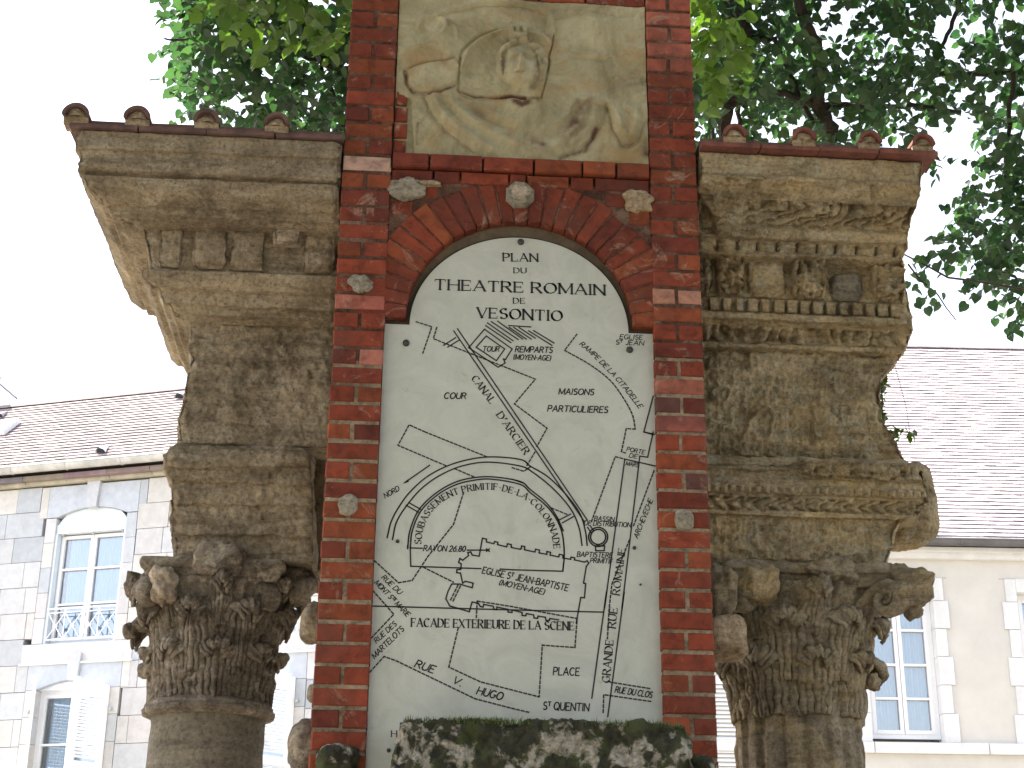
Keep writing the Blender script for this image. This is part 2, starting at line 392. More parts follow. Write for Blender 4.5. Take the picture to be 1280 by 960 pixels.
# ======================= RIGHT ENTABLATURE =======================
entR = thing('entablature_fragment', 'richly carved stone entablature right of the brick pier with dentils and worn leaf bands', 'entablature', (1.2, FY, 3.3))
silR = [(195,1158),(212,1154),(240,1152),(262,1146),(285,1139),(300,1136),(318,1137),(322,1130),(345,1131),(365,1134),(380,1139),(400,1141),(412,1143),(430,1140),(447,1124),(462,1106),(480,1100),(565,1108),(572,1130),(585,1151),(600,1160),(620,1164),(640,1160),(652,1125),(660,1114),(700,1112),(715,1111)]
def RZ(py, out): return atY(1000, py, FY-out)[2]
profR = [(196,.42),(221,.41),(224,.425),(228,.41),(250,.345),(252,.35),(280,.26),(283,.25),(288,.262),(299,.25),(301,.225),(317,.205),(319,.215),(322,.205),(324,.115),
         (374,.11),(376,.10),(392,.10),(394,.135),(401,.13),(403,.10),(407,.095),(409,.085),(430,.035),(432,.05),(437,.04),(439,.0)]
levR = []; lastz = 9
for py, out in profR:
    z = min(RZ(py, out), lastz-.002); lastz = z
    levR.append((z, .775, edgeX(z, FY-out, silR, 1.6), FY-out, 1.0, py))
def band(v, a, b, s=2.): return sstep(a, a+s, v)*(1-sstep(b-s, b, v))
def pxX(P):
    return proj(P)
def ornR(P, v):
    X = P[..., 0]; Z = P[..., 2]; px, py = proj(P)
    h = 0*X
    rd = ridged(P, 16, 3, 21)-1
    scroll = np.abs(np.sin(X*38+1.8*fbm(P, 9, 2, 4)+3*np.sin(Z*60)))
    h += band(v, 252, 281)*(.030*rd+.034*scroll-.022)*sstep(900, 960, px)
    h += band(v, 226, 300)*(.034*fbm(P, 18, 3, 9))*(1-sstep(930, 960, px))
    h -= .022*band(v, 226, 250)*np.exp(-((px-945)/5)**2) + .02*band(v, 226, 250)*np.exp(-((px-1092)/4)**2)
    egg = np.abs(np.sin((X-.03)*math.pi/.085))
    h += band(v, 302, 317)*(.030*egg**.6-.020+.010*rd)
    fil = np.where((egg < .16), 1., 0.); h -= band(v, 302, 317)*.022*fil
    h += band(v, 410, 430)*(.034*np.abs(np.sin(X*52+3*fbm(P,8,2,5)))+.026*rd-.02)
    h -= .02*np.clip(ridged(P*np.array([.4,1,3]), 10, 2, 33)-1.2, 0, 1)
    return h
loft_block('cornice', levR, M_stoneR, entR, .005, .006, ornR, 23)
# modillions and sunk panels between them
zt, zb = RZ(325, .16), RZ(373, .13)
def ornMod(P, v): return .034*(ridged(P, 22, 3, 41)-.9)
for a, b, d, c in [(876, 893, .03, 1), (897, 931, .06, 1), (936, 984, .012, 0), (992, 1033, .06, 1), (1040, 1083, .004, 2), (1093, 1133, .045, 1)]:
    x0 = atY(a, 348, FY-.16)[0]; x1 = atY(b, 348, FY-.16)[0]
    lv = [(zt+.003, x0, x1, FY-.135-d, FY-.06, 0), (zb+.03, x0, x1, FY-.125-d, FY-.06, 0), (zb+.004, x0+.008, x1-.008, FY-.112-d*.5, FY-.06, 0)]
    if c == 2: lv[0] = (zt-.045, x0+.02, x1-.02, FY-.135-d, FY-.06, 0); lv.insert(1, (zt-.06, x0, x1, FY-.135-d, FY-.06, 0))
    o = loft_block('modillion' if c == 1 else 'sunk_panel', lv, M_stoneR if c != 2 else M_shaft, entR, .006, .005, ornMod if c == 1 else None, int(a))
# dentils
nd_ = 15; zt, zb = RZ(377, .125), RZ(391.5, .125)
xs = [atY(885+ (1128-885)*i/nd_, 384+ (i/nd_)*5, FY-.125)[0] for i in range(nd_+1)]
for i in range(nd_):
    x0, x1 = xs[i]+.004, xs[i+1]-.007
    loft_block('dentil', [(zt, x0, x1, FY-.138, FY-.08, 0), (zb, x0+random.uniform(0,.004), x1-random.uniform(0,.004), FY-.135, FY-.08, 0)], M_stoneR, entR, .012, .003, None, 70+i, chip=.004)
# frieze with worn figures
frR = []
for py, out in [(438,0),(470,0),(520,.0),(572,.004)]:
    z = RZ(py, out); frR.append((z, .775, edgeX(z, FY-out, silR, 1.6), FY-out, 1.0, py))
def segd(px, py, pts):
    d = np.full(px.shape, 1e9)
    for (x0, y0), (x1, y1) in zip(pts[:-1], pts[1:]):
        dx, dy = x1-x0, y1-y0; L = dx*dx+dy*dy+1e-9
        t = np.clip(((px-x0)*dx+(py-y0)*dy)/L, 0, 1)
        d = np.minimum(d, np.hypot(px-x0-t*dx, py-y0-t*dy))
    return d
def ornF(P, v):
    px, py = proj(P); wob = 3*fbm(P, 12, 2, 6); px = px+wob; py = py+wob
    h = .017*(ridged(P, 13, 3, 51)-1)+.009*(ridged(P, 34, 2, 58)-1)+.010*fbm(P, 6, 2, 12)
    h += .026*np.exp(-(segd(px, py, [(925,545),(945,520),(958,512),(966,520),(962,545),(950,560)])/3.)**2)
    h += .014*np.exp(-(segd(px, py, [(952,532),(955,545)])/3.)**2)
    h += .026*(np.exp(-((np.hypot(px-900, (py-492)*1.2)-11)/2.2)**2))+.012*np.exp(-((np.hypot(px-900, py-492))/4)**2)
    # square carved tablet with a V and scroll
    ins = (px > 1016) & (px < 1082) & (py > 503) & (py < 545)
    h += np.where(ins, .016, 0)-.016*np.exp(-(segd(px, py, [(1037,505),(1046,524)])/1.6)**2)-.014*np.exp(-(segd(px, py, [(1047,524),(1051,507),(1060,507),(1062,516),(1054,520)])/1.5)**2)
    h += .018*np.exp(-(segd(px, py, [(1016,502),(1040,500),(1084,501)])/2.2)**2)
    # smooth pale repair at the top
    m = np.exp(-(((px-978)/34)**2+((py-455)/22)**2)**2)
    h = h*(1-m)+.008*m
    h -= .02*np.clip(fbm(P, 24, 2, 77)-.7, 0, 1)
    return h
loft_block('frieze', frR, M_stoneR, entR, .005, .006, ornF, 33)
arR = []
for py, out in [(571,.05),(574,.10),(584,.105),(597,.085),(599,.07),(606,.068),(608,.078),(617,.072),(619,.055),(622,.06),(638,.035),(640,.042),(645,.035),(647,.01),(700,.005),(706,-.01)]:
    z = RZ(py, out)-.002; arR.append((z, .775, edgeX(z, FY-out, silR, 1.6), FY-out, .95, py))
def ornA(P, v):
    X = P[..., 0]; rd = ridged(P, 30, 2, 61)-1; px, py = proj(P)
    h = band(v, 575, 597)*(.024*rd+.022*np.abs(np.sin(X*42)))*sstep(995,1015,px)
    h -= band(v, 571, 600)*.05*(1-sstep(985, 1010, px))
    h += band(v, 608, 617, 1)*(.018*np.abs(np.sin(X*math.pi/.035))-.010)
    h += band(v, 621, 639, 1)*(.026*np.abs(np.sin(X*math.pi/.055+1.5*np.sin(v*.35)))-.014+.018*rd)
    h += band(v, 646, 706)*(.015*(ridged(P, 14, 3, 71)-1)+.008*(ridged(P, 36, 2, 78)-1))
    h -= .012*np.clip(fbm(P, 20, 2, 7)-.5, 0, 1)
    return h
loft_block('architrave', arR, M_stoneR, entR, .005, .006, ornA, 43)

# generic worn lump
def blob(name, c, r, mat, parent=None, seed=0, amp=.18, n=28, sq=2.6, color=None, smooth=True):
    th = np.linspace(0, 2*math.pi, n*2, endpoint=False); ph = np.linspace(-math.pi/2, math.pi/2, n)
    T, Ph = np.meshgrid(th, ph)
    D = np.stack([np.cos(Ph)*np.cos(T), np.cos(Ph)*np.sin(T), np.sin(Ph)], -1)
    k = (np.abs(D)**sq).sum(-1)**(-1/sq)
    Q = D*k[..., None]*(1+amp*fbm(D*1.0+seed*3.1, 1.7, 4, seed))[..., None]
    P = Q*np.array(r)+np.array(c)
    return wpart(name, P.reshape(-1, 3), grid_faces(n, 2*n, True), mat, parent, smooth, color)
c = atY(1126, 632, .70); blob('broken_moulding', (c[0], .72, c[2]), (.155, .16, .185), M_stoneR, entR, 5, .10, 40, 3.0)

# ------------------------------------------------------------------ tile copings
def coping(label, xa, xb, ztop, px_list, r, left):
    zbase = ztop
    tc = thing('tile_coping', label, 'roof tiles', ((xa+xb)/2, .1, zbase), group='tile copings on the entablatures')
    n = 4; w = (xb-xa)/n
    for i in range(n):
        for k, (dy, dz, m) in enumerate([(0, .002, M_tile2 if left else M_tile), (.018, .024, M_tile2)]):
            mb = MB(); a = xa+i*w+.002+random.uniform(0,.004); b = a+w-.005
            y0 = -.055+dy+random.uniform(-.004,.004); z0 = zbase+dz; th = .019; sl = .035
            j = [random.uniform(-.002,.002) for _ in range(4)]
            mb.add([(a,y0,z0+j[0]),(b,y0,z0+j[1]),(b,1.1,z0+sl+.04),(a,1.1,z0+sl+.04),(a,y0,z0+th+j[2]),(b,y0,z0+th+j[3]),(b,1.1,z0+sl+th+.04),(a,1.1,z0+sl+th+.04)],
              [(0,3,2,1),(4,5,6,7),(0,1,5,4),(1,2,6,5),(2,3,7,6),(3,0,4,7)])
            mb.build('flat_tile', m, tc)
    for i, px in enumerate(px_list):
        x = atY(px[0], px[1], -.06)[0]; rr = r*px[2]; zc = zbase+.049
        V = []; Fc = []; nseg = 14
        for yy, dz, rs in ((-.07, 0, 1.05), (-.055, .0, 1.0), (.5, .03, .92), (1.1, .07, .85)):
            for q in (rr*rs, rr*rs-.013):
                for k in range(nseg+1):
                    a = math.pi*k/nseg; V.append((x+q*math.cos(a)*(1+.02*math.sin(5*a+i)), yy, zc+dz+q*math.sin(a)*1.02))
        m1 = nseg+1
        for s_ in range(3):
            for k in range(nseg):
                a0 = s_*2*m1+k; b0 = a0+2*m1
                Fc.append((a0, b0, b0+1, a0+1)); Fc.append((a0+m1, a0+m1+1, b0+m1+1, b0+m1))
        for k in range(nseg): Fc.append((k, k+1, m1+k+1, m1+k))
        for s_ in range(3):
            for e in (0, nseg): 
                a0 = s_*2*m1+e; Fc.append((a0, a0+m1, a0+3*m1, a0+2*m1))
        ct = wpart('cover_tile', V, Fc, M_tile2 if left else M_tile, tc)
        if left and i == 0: ct['label'] = 'cover tile tipped outward over the corner'
        # mortar plug
        Rk = np.linspace(0, 1, 7); A = np.linspace(0, math.pi, 15); RR, AA = np.meshgrid(Rk, A)
        q = (rr-.014)*RR
        P = np.stack([x+q*np.cos(AA), -.050-.012*(1-RR**2)+0*q, zc+q*np.sin(AA)], -1)
        P[..., 1] += .005*fbm(P, 40, 3, i)
        pg = wpart('mortar_plug', P.reshape(-1, 3), grid_faces(15, 7), M_tilefill, tc, True)
        mb = MB(); mb.box((x-rr*.93, -.051, zbase+.02), (x+rr*.93, .02, zc+.004)); mb.build('mortar_bed', M_tilefill, pg)
    return tc
zt_l = lev[0][0]+.001
coping('dark terracotta tiles capping the plain left entablature, four half round tile ends', -1.80, -.705, zt_l, [(93,158,1.0),(170,160,1.0),(257,163,1.0),(345,166,.98)], .052, True)
coping('red terracotta tiles capping the carved right entablature, four half round tile ends', .77, atY(1172,196,-.05)[0], levR[0][0]+.001, [(920,190,1.0),(1007,193,1.0),(1089,196,.95),(1156,199,.95)], .050, False)

# ------------------------------------------------------------------ columns and capitals
def ringloft(name, levels, cx, cy, mat, parent, n=160, step=.006, fn=None, amp=.006, seed=0, smooth=True):
    rows = []
    for a, b in zip(levels[:-1], levels[1:]):
        d = math.dist(a, b); k = max(1, int(math.ceil(d/step)))
        for i in range(k): rows.append((a[0]+(b[0]-a[0])*i/k, a[1]+(b[1]-a[1])*i/k))
    rows.append(levels[-1]); rows = np.array(rows)
    th = np.linspace(0, 2*math.pi, n, endpoint=False)
    T, Z = np.meshgrid(th, rows[:, 0]); R_ = np.repeat(rows[:, 1][:, None], n, 1)
    if fn is not None: R_ = fn(T, Z, R_)
    P = np.stack([cx+R_*np.cos(T), cy+R_*np.sin(T), Z], -1)
    dd = amp*(fbm(P, 12, 4, seed)+.5*fbm(P, 45, 2, seed+2)); 
    P[..., 0] += dd*np.cos(T); P[..., 1] += dd*np.sin(T)
    Fc = grid_faces(P.shape[0], n, True); last = (P.shape[0]-1)*n
    Fc = [tuple(reversed(f)) for f in Fc]; Fc.append(list(range(n))); Fc.append(list(reversed(range(last, last+n))))
    return wpart(name, P.reshape(-1, 3), Fc, mat, parent, smooth)

def leaf(name, cx, cy, th0, z0, z1, rb, W_, curl, mat, parent, seed, lobes=5, thick=.012):
    """one acanthus leaf hugging the bell: rb(z) bell radius"""
    nv, nu = 40, 33
    v = np.linspace(0, 1, nv); u = np.linspace(-1, 1, nu); U, Vv = np.meshgrid(u, v)
    # spine path in (r, z)
    H = z1-z0; rr = np.zeros(nv); zz = np.zeros(nv)
    for i, q in enumerate(v):
        if q < .72: zz[i] = z0+H*q/.72*.94; rr[i] = rb(zz[i])+.012+.010*q
        else:
            a = (q-.72)/.28*math.pi*1.15; R = curl
            zz[i] = z0+H*.94+R*.9*math.sin(a)*1.0-(.35*R*(a/math.pi)**2); rr[i] = rb(z0+H*.94)+.02+R*(1-math.cos(a))
    lob = 1+.14*np.abs(np.sin(Vv*math.pi*lobes))-.05
    wid = W_*np.where(Vv < .72, .82+.25*np.sin(Vv/.72*math.pi*.8), (1-((Vv-.72)/.28)**2*.72)*.98)*lob
    R_ = np.repeat(rr[:, None], nu, 1); Z = np.repeat(zz[:, None], nu, 1)
    rib = .0075*np.cos(U*math.pi*7.5+Vv*2.5*np.sign(U))*(np.abs(U) > .08)+.012*np.exp(-(U/.1)**2)
    R_ = R_+rib-.028*np.abs(U)**2.2
    Z = Z-.035*np.abs(U)**1.5*(Vv > .5)*(Vv-.5)*2 + .012*np.cos(U*math.pi*5)*sstep(.6, 1, Vv)
    T = th0+U*wid/np.maximum(R_, .05)*.9
    P = np.stack([cx+R_*np.cos(T), cy+R_*np.sin(T), Z], -1)
    n3 = np.stack([fbm(P, 22, 3, seed), fbm(P, 22, 3, seed+40), fbm(P, 22, 3, seed+80)], -1); P += .009*n3
    o = wpart(name, P.reshape(-1, 3), grid_faces(nv, nu), mat, parent, True)
    md = o.modifiers.new('thickness', 'SOLIDIFY'); md.thickness = thick; md.offset = 0
    return o
def volute(name, cx, cy, th0, r, z, R, mat, parent, seed, turns=1.6, w=.05, ln=.12):
    """spiral scroll in the vertical plane through th0"""
    dr = np.array([math.cos(th0), math.sin(th0), 0]); tn = np.array([-math.sin(th0), math.cos(th0), 0]); zz = np.array([0, 0, 1.])
    c = np.array([cx, cy, z])+dr*r; pts = []; rad = []
    for k in range(6):
        q = k/6; pts.append(c-dr*(ln*(1-q))+zz*(R-.11*(1-q)**1.6)); rad.append(.018+.008*q)
    for k in range(34):
        a = math.pi/2-k/33*turns*2*math.pi; q = R*(1-.78*k/33); pts.append(c+dr*q*math.cos(a)+zz*q*math.sin(a)); rad.append(.026*(1-.55*k/33))
    # flattened tube: wide across
    V = []; Fc = []; n = 12; N = len(pts)
    for i, p in enumerate(pts):
        t = pts[min(i+1, N-1)]-pts[max(i-1, 0)]; t /= np.linalg.norm(t); b = np.cross(t, tn)
        for k in range(n):
            a = 2*math.pi*k/n; ww = w*(1-.25*i/N)
            V.append(p+tn*ww*np.sign(math.cos(a))*abs(math.cos(a))**.7+b*rad[i]*math.sin(a))
    for i in range(N-1):
        for k in range(n): Fc.append((i*n+k, i*n+(k+1) % n, (i+1)*n+(k+1) % n, (i+1)*n+k))
    Fc.append(tuple(range(n))); Fc.append(tuple((N-1)*n+k for k in range(n)))
    V = np.array(V); V += .008*np.stack([fbm(V, 20, 3, seed), fbm(V, 20, 3, seed+9), fbm(V, 20, 3, seed+19)], -1)
    return wpart(name, V, Fc, mat, parent, True)
def abacus(cx, cy, z0, z1, rc, rs, mat, parent, seed, cut=None, name='abacus'):
    def fn(T, Z, R_):
        k = np.abs(np.cos(2*(T)))            # 0 at the diagonals
        base = rs+(rc-rs)*(1-k)**1.35
        r = base*R_
        if cut: r = cut(T, Z, r)
        return r
    h = z1-z0
    return ringloft(name, [(z1, .97), (z1-h*.3, 1.0), (z1-h*.45, .985), (z1-h*.5, .95), (z0+h*.2, .93), (z0, .90)], cx, cy, mat, parent, 260, .007, fn, .009, seed)

# ---- left column
YA = FY+.24
cL = atY(258, 930, YA); cxl = cL[0]
zast = atY(258, 880, YA-.25)[2]
col = thing('corinthian_column', 'slender column with dark weathered leafy capital under the plain left entablature', 'column', (cxl, YA, 0), group=None)
rs = .5*(atY(331, 930, YA)[0]-atY(184, 930, YA)[0])
ringloft('shaft', [(zast-.012, rs*.985), (zast-.05, rs*.965), (zast-.25, rs*.99), (.9, rs*1.07), (.35, rs*1.09)], cxl, YA, M_shaft, col, 120, .03, None, .004, 5)
ringloft('base', [(.35, rs*1.1), (.33, rs*1.3), (.28, rs*1.34), (.22, rs*1.25), (.17, rs*1.4), (.1, rs*1.45), (.1, rs*1.55), (0, rs*1.55)], cxl, YA, M_shaft, col, 80, .02, None, .004, 6)
ringloft('astragal', [(zast+.042, rs*.95), (zast+.036, rs*1.03), (zast+.022, rs*1.10), (zast+.012, rs*1.085), (zast+.004, rs*1.14), (zast-.014, rs*1.13), (zast-.024, rs*1.03), (zast-.026, rs*.98)], cxl, YA, M_cap, col, 120, .004, None, .003, 7)
ztop = atY(270, 699, YA-.25)[2]; zcb = zast+.035; Hc = ztop-zcb; zab = ztop-.085
capl = wpart('capital', [(cxl,YA,zcb),(cxl+.01,YA,zcb),(cxl,YA+.01,zcb)], [(0,1,2)], M_cap, col)
def bellL(z):
    q = min(max((z-zcb)/(zab-zcb), 0), 1.2); return rs*(.93+.02*q)+.075*q**2.2
def bfn(T, Z, R_):
    return R_+.006*np.cos(T*34)+.004*np.cos(T*16)
def make_bell(cx, cy, bell, z0, z1, mat, parent, seed):
    lv = [(z1-(z1-z0)*i/12, bell(z1-(z1-z0)*i/12)) for i in range(13)]
    lv[0] = (z1, bell(z1)+.02)
    bpy.data.objects.remove(parent['tmp']) if 'tmp' in parent else None
    return ringloft('bell', lv, cx, cy, mat, parent, 220, .007, bfn, .010, seed)
# the capital part is its bell; leaves, scrolls and abacus are its pieces
bpy.data.objects.remove(capl)
lvb = [(zab+.01-(zab+.01-zcb)*i/14, bellL(zab-(zab-zcb)*i/14)) for i in range(15)]
capl = ringloft('capital', lvb, cxl, YA, M_cap, col, 240, .006, bfn, .010, 8)
for k in range(8):
    th = -math.pi/2+k*math.pi/4+.16
    leaf('acanthus_leaf', cxl, YA, th, zcb-.005, zcb+Hc*.40, bellL, .100, .017, M_cap, capl, 100+k)
for k in range(8):
    th = -math.pi/2+(k+.5)*math.pi/4+.16
    cu = .045 if k in (4, 5) else .024
    leaf('acanthus_leaf', cxl, YA, th, zcb+Hc*.18, zcb+Hc*(.69 if k != 5 else .62), bellL, .088, cu, M_cap, capl, 120+k, 6)
for k in range(8):
    th = -math.pi/2+(k)*math.pi/4+.16
    leaf('acanthus_leaf', cxl, YA, th, zcb+Hc*.50, zcb+Hc*.86, bellL, .052, .022, M_cap, capl, 140+k, 4)
for k, (dth, rad, R) in enumerate([(-math.pi*.75, .335, .040), (-math.pi*.25, .30, .038), (math.pi*.25, .30, .04), (math.pi*.75, .33, .04)]):
    volute('volute', cxl, YA, dth, rad, zab-.055, R, M_cap, capl, 160+k)
abacus(cxl, YA, zab, ztop, .395, .275, M_cap, capl, 171)
blob('fleuron', (cxl+.03, YA-.285, ztop-.01), (.085, .06, .06), M_cap, capl, 4, .35, 24)
q = atY(205, 728, .36); lb = blob('broken_patch', (q[0], .40, q[2]), (.052, .07, .068), M_fresh, capl, 8, .35, 24); lb['label'] = 'pale freshly broken patch on the capital corner'
q = atY(162, 788, .60); blob('leaf_tip', (q[0], .60, q[2]), (.030, .035, .034), M_cap, capl, 9, .25, 20, 2)
q = atY(174, 783, .60); blob('leaf_tip', (q[0], .60, q[2]), (.045, .03, .02), M_cap, capl, 19, .25, 20, 2)
q = atY(172, 733, .62); blob('leaf_tip', (q[0], .62, q[2]), (.045, .05, .055), M_cap, capl, 29, .45, 20, 2)
q = atY(188, 838, .62); blob('leaf_tip', (q[0], .62, q[2]), (.035, .05, .050), M_cap, capl, 39, .35, 20, 2)
q = atY(372, 728, .55); blob('leaf_tip', (q[0], .60, q[2]), (.060, .10, .08), M_cap, capl, 49, .35, 24, 2)

# ---- right column
cR_ = atY(1000, 950, YA+.02); cxr = cR_[0]
rr_ = .5*(atY(1084, 955, YA)[0]-atY(924, 955, YA)[0])
colR = thing('corinthian_column', 'thick fluted column with huge worn leafy capital under the carved right entablature', 'column', (cxr, YA+.02, 0))
YR = YA+.02
zcr = atY(1000, 885, YR-.27)[2]; ztr = atY(1020, 706, YR-.27)[2]; zar = ztr-.095; Hr = ztr-zcr
def flutes(T, Z, R_): return R_-.016*np.clip(np.cos(T*18), 0, 1)**.6*(1-sstep(zcr-.02, zcr+.05, Z))
ringloft('shaft', [(zcr+.03, rr_*.98), (zcr-.1, rr_*.97), (.9, rr_*1.03), (.35, rr_*1.05)], cxr, YR, M_capR, colR, 200, .02, flutes, .006, 15)
ringloft('base', [(.35, rr_*1.1), (.33, rr_*1.3), (.28, rr_*1.34), (.22, rr_*1.25), (.17, rr_*1.4), (.1, rr_*1.45), (.1, rr_*1.5), (0, rr_*1.5)], cxr, YR, M_shaft, colR, 80, .02, None, .004, 16)
def bellR(z):
    q = min(max((z-zcr)/(zar-zcr), 0), 1.2); return rr_*(.96+.03*q)+.10*q**1.9
lvb = [(zar+.01-(zar+.01-zcr)*i/14, bellR(zar-(zar-zcr)*i/14)) for i in range(15)]
capr = ringloft('capital', lvb, cxr, YR, M_capR, colR, 260, .006, lambda T, Z, R_: R_+.008*np.cos(T*30)+.006*np.cos(T*14+Z*20), .016, 18)
for k in range(8):
    leaf('acanthus_leaf', cxr, YR, -math.pi/2+k*math.pi/4+.05, zcr-.02, zcr+Hr*.40, bellR, .112, .018 if k != 2 else .040, M_capR, capr, 200+k, 5, .016)
for k in range(8):
    leaf('acanthus_leaf', cxr, YR, -math.pi/2+(k+.5)*math.pi/4+.05, zcr+Hr*.20, zcr+Hr*.66, bellR, .112, .022, M_capR, capr, 220+k, 6, .016)
for k in range(8):
    leaf('acanthus_leaf', cxr, YR, -math.pi/2+k*math.pi/4+.05, zcr+Hr*.48, zcr+Hr*.84, bellR, .06, .024, M_capR, capr, 240+k, 4, .014)
for k, (dth, rad, R) in enumerate([(-math.pi*.75, .38, .05), (-math.pi*.25, .45, .06), (math.pi*.25, .42, .05), (math.pi*.75, .40, .05)]):
    volute('volute', cxr, YR, dth, rad, zar-.055, R, M_capR, capr, 260+k, w=.06, ln=.16)
abacus(cxr, YR, zar, ztr, .50, .31, M_capR, capr, 271)
q = atY(1042, 712, .34); blob('fleuron', (q[0], .36, q[2]), (.085, .06, .05), M_capR, capr, 14, .35, 28)
q = atY(1135, 735, .36); blob('volute_stump', (q[0], .36, q[2]), (.085, .09, .075), M_capR, capr, 24, .30, 30, 3)
q = atY(1142, 760, .36); blob('volute_stump', (q[0], .37, q[2]), (.035, .05, .042), M_capR, capr, 34, .30, 24, 2)
q = atY(948, 732, .36); o = blob('broken_patch', (q[0], .40, q[2]), (.078, .09, .085), M_stoneR, capr, 44, .35, 28, 3)
q = atY(910, 740, .5); blob('volute_stump', (q[0], .62, q[2]), (.07, .12, .11), M_capR, capr, 54, .30, 24, 3)
q = atY(1088, 852, .6); blob('leaf_tip', (q[0], .60, q[2]), (.040, .05, .035), M_capR, capr, 64, .30, 20, 2)
q = atY(1083, 770, .6); blob('leaf_tip', (q[0], .62, q[2]), (.06, .07, .06), M_capR, capr, 74, .40, 20, 2)

# ------------------------------------------------------------------ brick pier
XL0, XL1, XR0, XR1 = -.702, -.503, .562, .757
pier = thing('brick_pier', 'tall red brick pier with an arched niche between the two stone entablatures', 'brick pier', (0, .2, 0))
ZA = atY(395, 937.5, 0)[2]; ZB = atY(412, 453.9, 0)[2]; CH = (ZB-ZA)/19
core = MB().box((XL0+.012, .012, 0), (XR1-.012, .42, 5.9))
core.V = [(x, y, z) for x, y, z in core.V]
# mortar fronts: two strips just behind the brick faces, field core set back
mo = MB(); mo.box((XL0+.004, .0045, 0), (XL1-.004, .40, 3.78)); mo.build('mortar', M_mortar, pier)
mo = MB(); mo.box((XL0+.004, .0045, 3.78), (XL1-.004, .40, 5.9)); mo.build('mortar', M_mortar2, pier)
mo = MB(); mo.box((XR0+.004, .0045, 0), (XR1-.004, .40, 3.86)); mo.build('mortar', M_mortar, pier)
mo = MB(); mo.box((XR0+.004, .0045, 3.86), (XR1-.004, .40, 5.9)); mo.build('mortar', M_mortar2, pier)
mo = MB(); mo.box((XL1-.003, .058, 0), (XR0+.003, .40, 5.9)); mo.build('mortar', M_shadowj, pier)
def brick_variant(w, d, h, seed, taper=0):
    """unit brick: chamfered and a bit uneven, real size w x d x h"""
    rnd = random.Random(seed); c = .0045
    def j(s=.0022): return rnd.uniform(-s, s)
    V = []
    for (sx, sz) in ((0, 0), (1, 0), (1, 1), (0, 1)):
        V.append((sx*w+j()+(c if not sx else -c), 0+j(.0012), sz*h+j()+(c if not sz else -c)))   # front face
    for (sx, sz) in ((0, 0), (1, 0), (1, 1), (0, 1)):
        V.append((sx*w+j(.0012), c*1.3, sz*h+j(.0012)))
    for (sx, sz) in ((0, 0), (1, 0), (1, 1), (0, 1)):
        V.append((sx*w, d, sz*h))
    Fc = [(0,1,2,3)]
    for b in (0, 4):
        for k in range(4): k2 = (k+1) % 4; Fc.append((b+k, b+4+k, b+4+k2, b+k2))
    Fc.append((11,10,9,8))
    return mesh('brick', [(x-w/2, y, (z-h/2)*(1+taper*(x/w))) for x, y, z in V], Fc, M_brick)
_bv = {}
specials = [((450,196),(.34,.22,.17)), ((460,442),(.30,.11,.08)), ((430,376),(.27,.085,.06)), ((842,372),(.31,.15,.10)), ((838,505),(.085,.035,.028)), ((872,600),(.085,.035,.028)),  # one-off brick tones; pale brick right of arch springing stands for dappled sun
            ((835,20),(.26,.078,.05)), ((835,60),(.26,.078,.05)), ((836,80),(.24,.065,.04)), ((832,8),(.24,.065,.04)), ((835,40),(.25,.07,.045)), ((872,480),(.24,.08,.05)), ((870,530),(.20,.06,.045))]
def put_brick(x0, x1, z0, z1, yf=0., depth=.2, rot=None, center=None, taper=0):
    w = round(x1-x0, 3); h = round(z1-z0, 3); key = (w, h, depth, random.randrange(3), round(taper, 2))
    if key not in _bv: _bv[key] = brick_variant(w, depth, h, len(_bv), taper)
    o = bpy.data.objects.new('brick', _bv[key]); COL.objects.link(o); o.parent = pier
    cx, cz = ((x0+x1)/2, (z0+z1)/2) if center is None else center
    o.location = (cx, yf-.2+random.uniform(-.0025, .0025), cz)
    if rot is not None: o.rotation_euler = (0, rot, 0)
    k = random.random(); br = random.uniform(.62, 1.08)
    base = (.180,.036,.016) if k < .55 else (.14,.028,.015) if k < .8 else (.215,.052,.019)
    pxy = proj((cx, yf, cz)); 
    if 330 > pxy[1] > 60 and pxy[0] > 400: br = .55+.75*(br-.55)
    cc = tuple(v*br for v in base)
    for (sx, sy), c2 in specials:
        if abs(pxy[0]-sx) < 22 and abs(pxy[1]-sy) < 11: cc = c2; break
    o.color = (*cc, 1); return o
J = .0125
row0 = -5; nrow = 46
for r_ in range(row0, nrow):
    z0 = ZA+(r_)*CH; z1 = z0+CH-J
    if z1 > 5.85: break
    for (a, b) in ((XL0, XL1), (XR0, XR1)):
        if r_ % 2 == 0: put_brick(a+random.uniform(0,.003), b-random.uniform(0,.003), z0, z1)
        else:
            m_ = (a+b)/2+random.uniform(-.006, .006); put_brick(a, m_-J/2, z0, z1); put_brick(m_+J/2, b, z0, z1)
# arch and the courses above it, slightly set back
PY = .006                                            # field face
xa_, xb_ = atY(512, 401, PY)[0], atY(787, 414, PY)[0]
AX = (xa_+xb_)/2; AR = (xb_-xa_)/2; ztopP = atY(650, 293, PY)[2]; zsh = atY(481, 401, PY)[2]; AZ = ztopP-AR*1.0
ASQ = (ztopP-zsh)/AR                                  # rise over radius
ri, ro = AR+.016, AR+.016+.190
nv_ = 27
zl0 = atY(650, 214, -.01)[2]                          # beam course
zb0 = atY(650, 233, PY)[2]
for k in range(nv_):
    a = math.pi*(k+.5)/nv_
    if abs(a-math.pi/2) < .07: L_ = .085
    else: L_ = ro-ri-random.uniform(0, .02)
    x = AX+math.cos(a)*(ri+L_/2); z = zsh+.02+math.sin(a)*(ri+L_/2)*.985
    if z+.02 > zb0 and False: continue
    th = math.pi*(ri)/nv_-.004
    o = put_brick(0, L_, 0, round(th-.001, 3), yf=PY, depth=.11, rot=-a, center=(x, z), taper=L_/ri)
sp_ = []; nA = 40
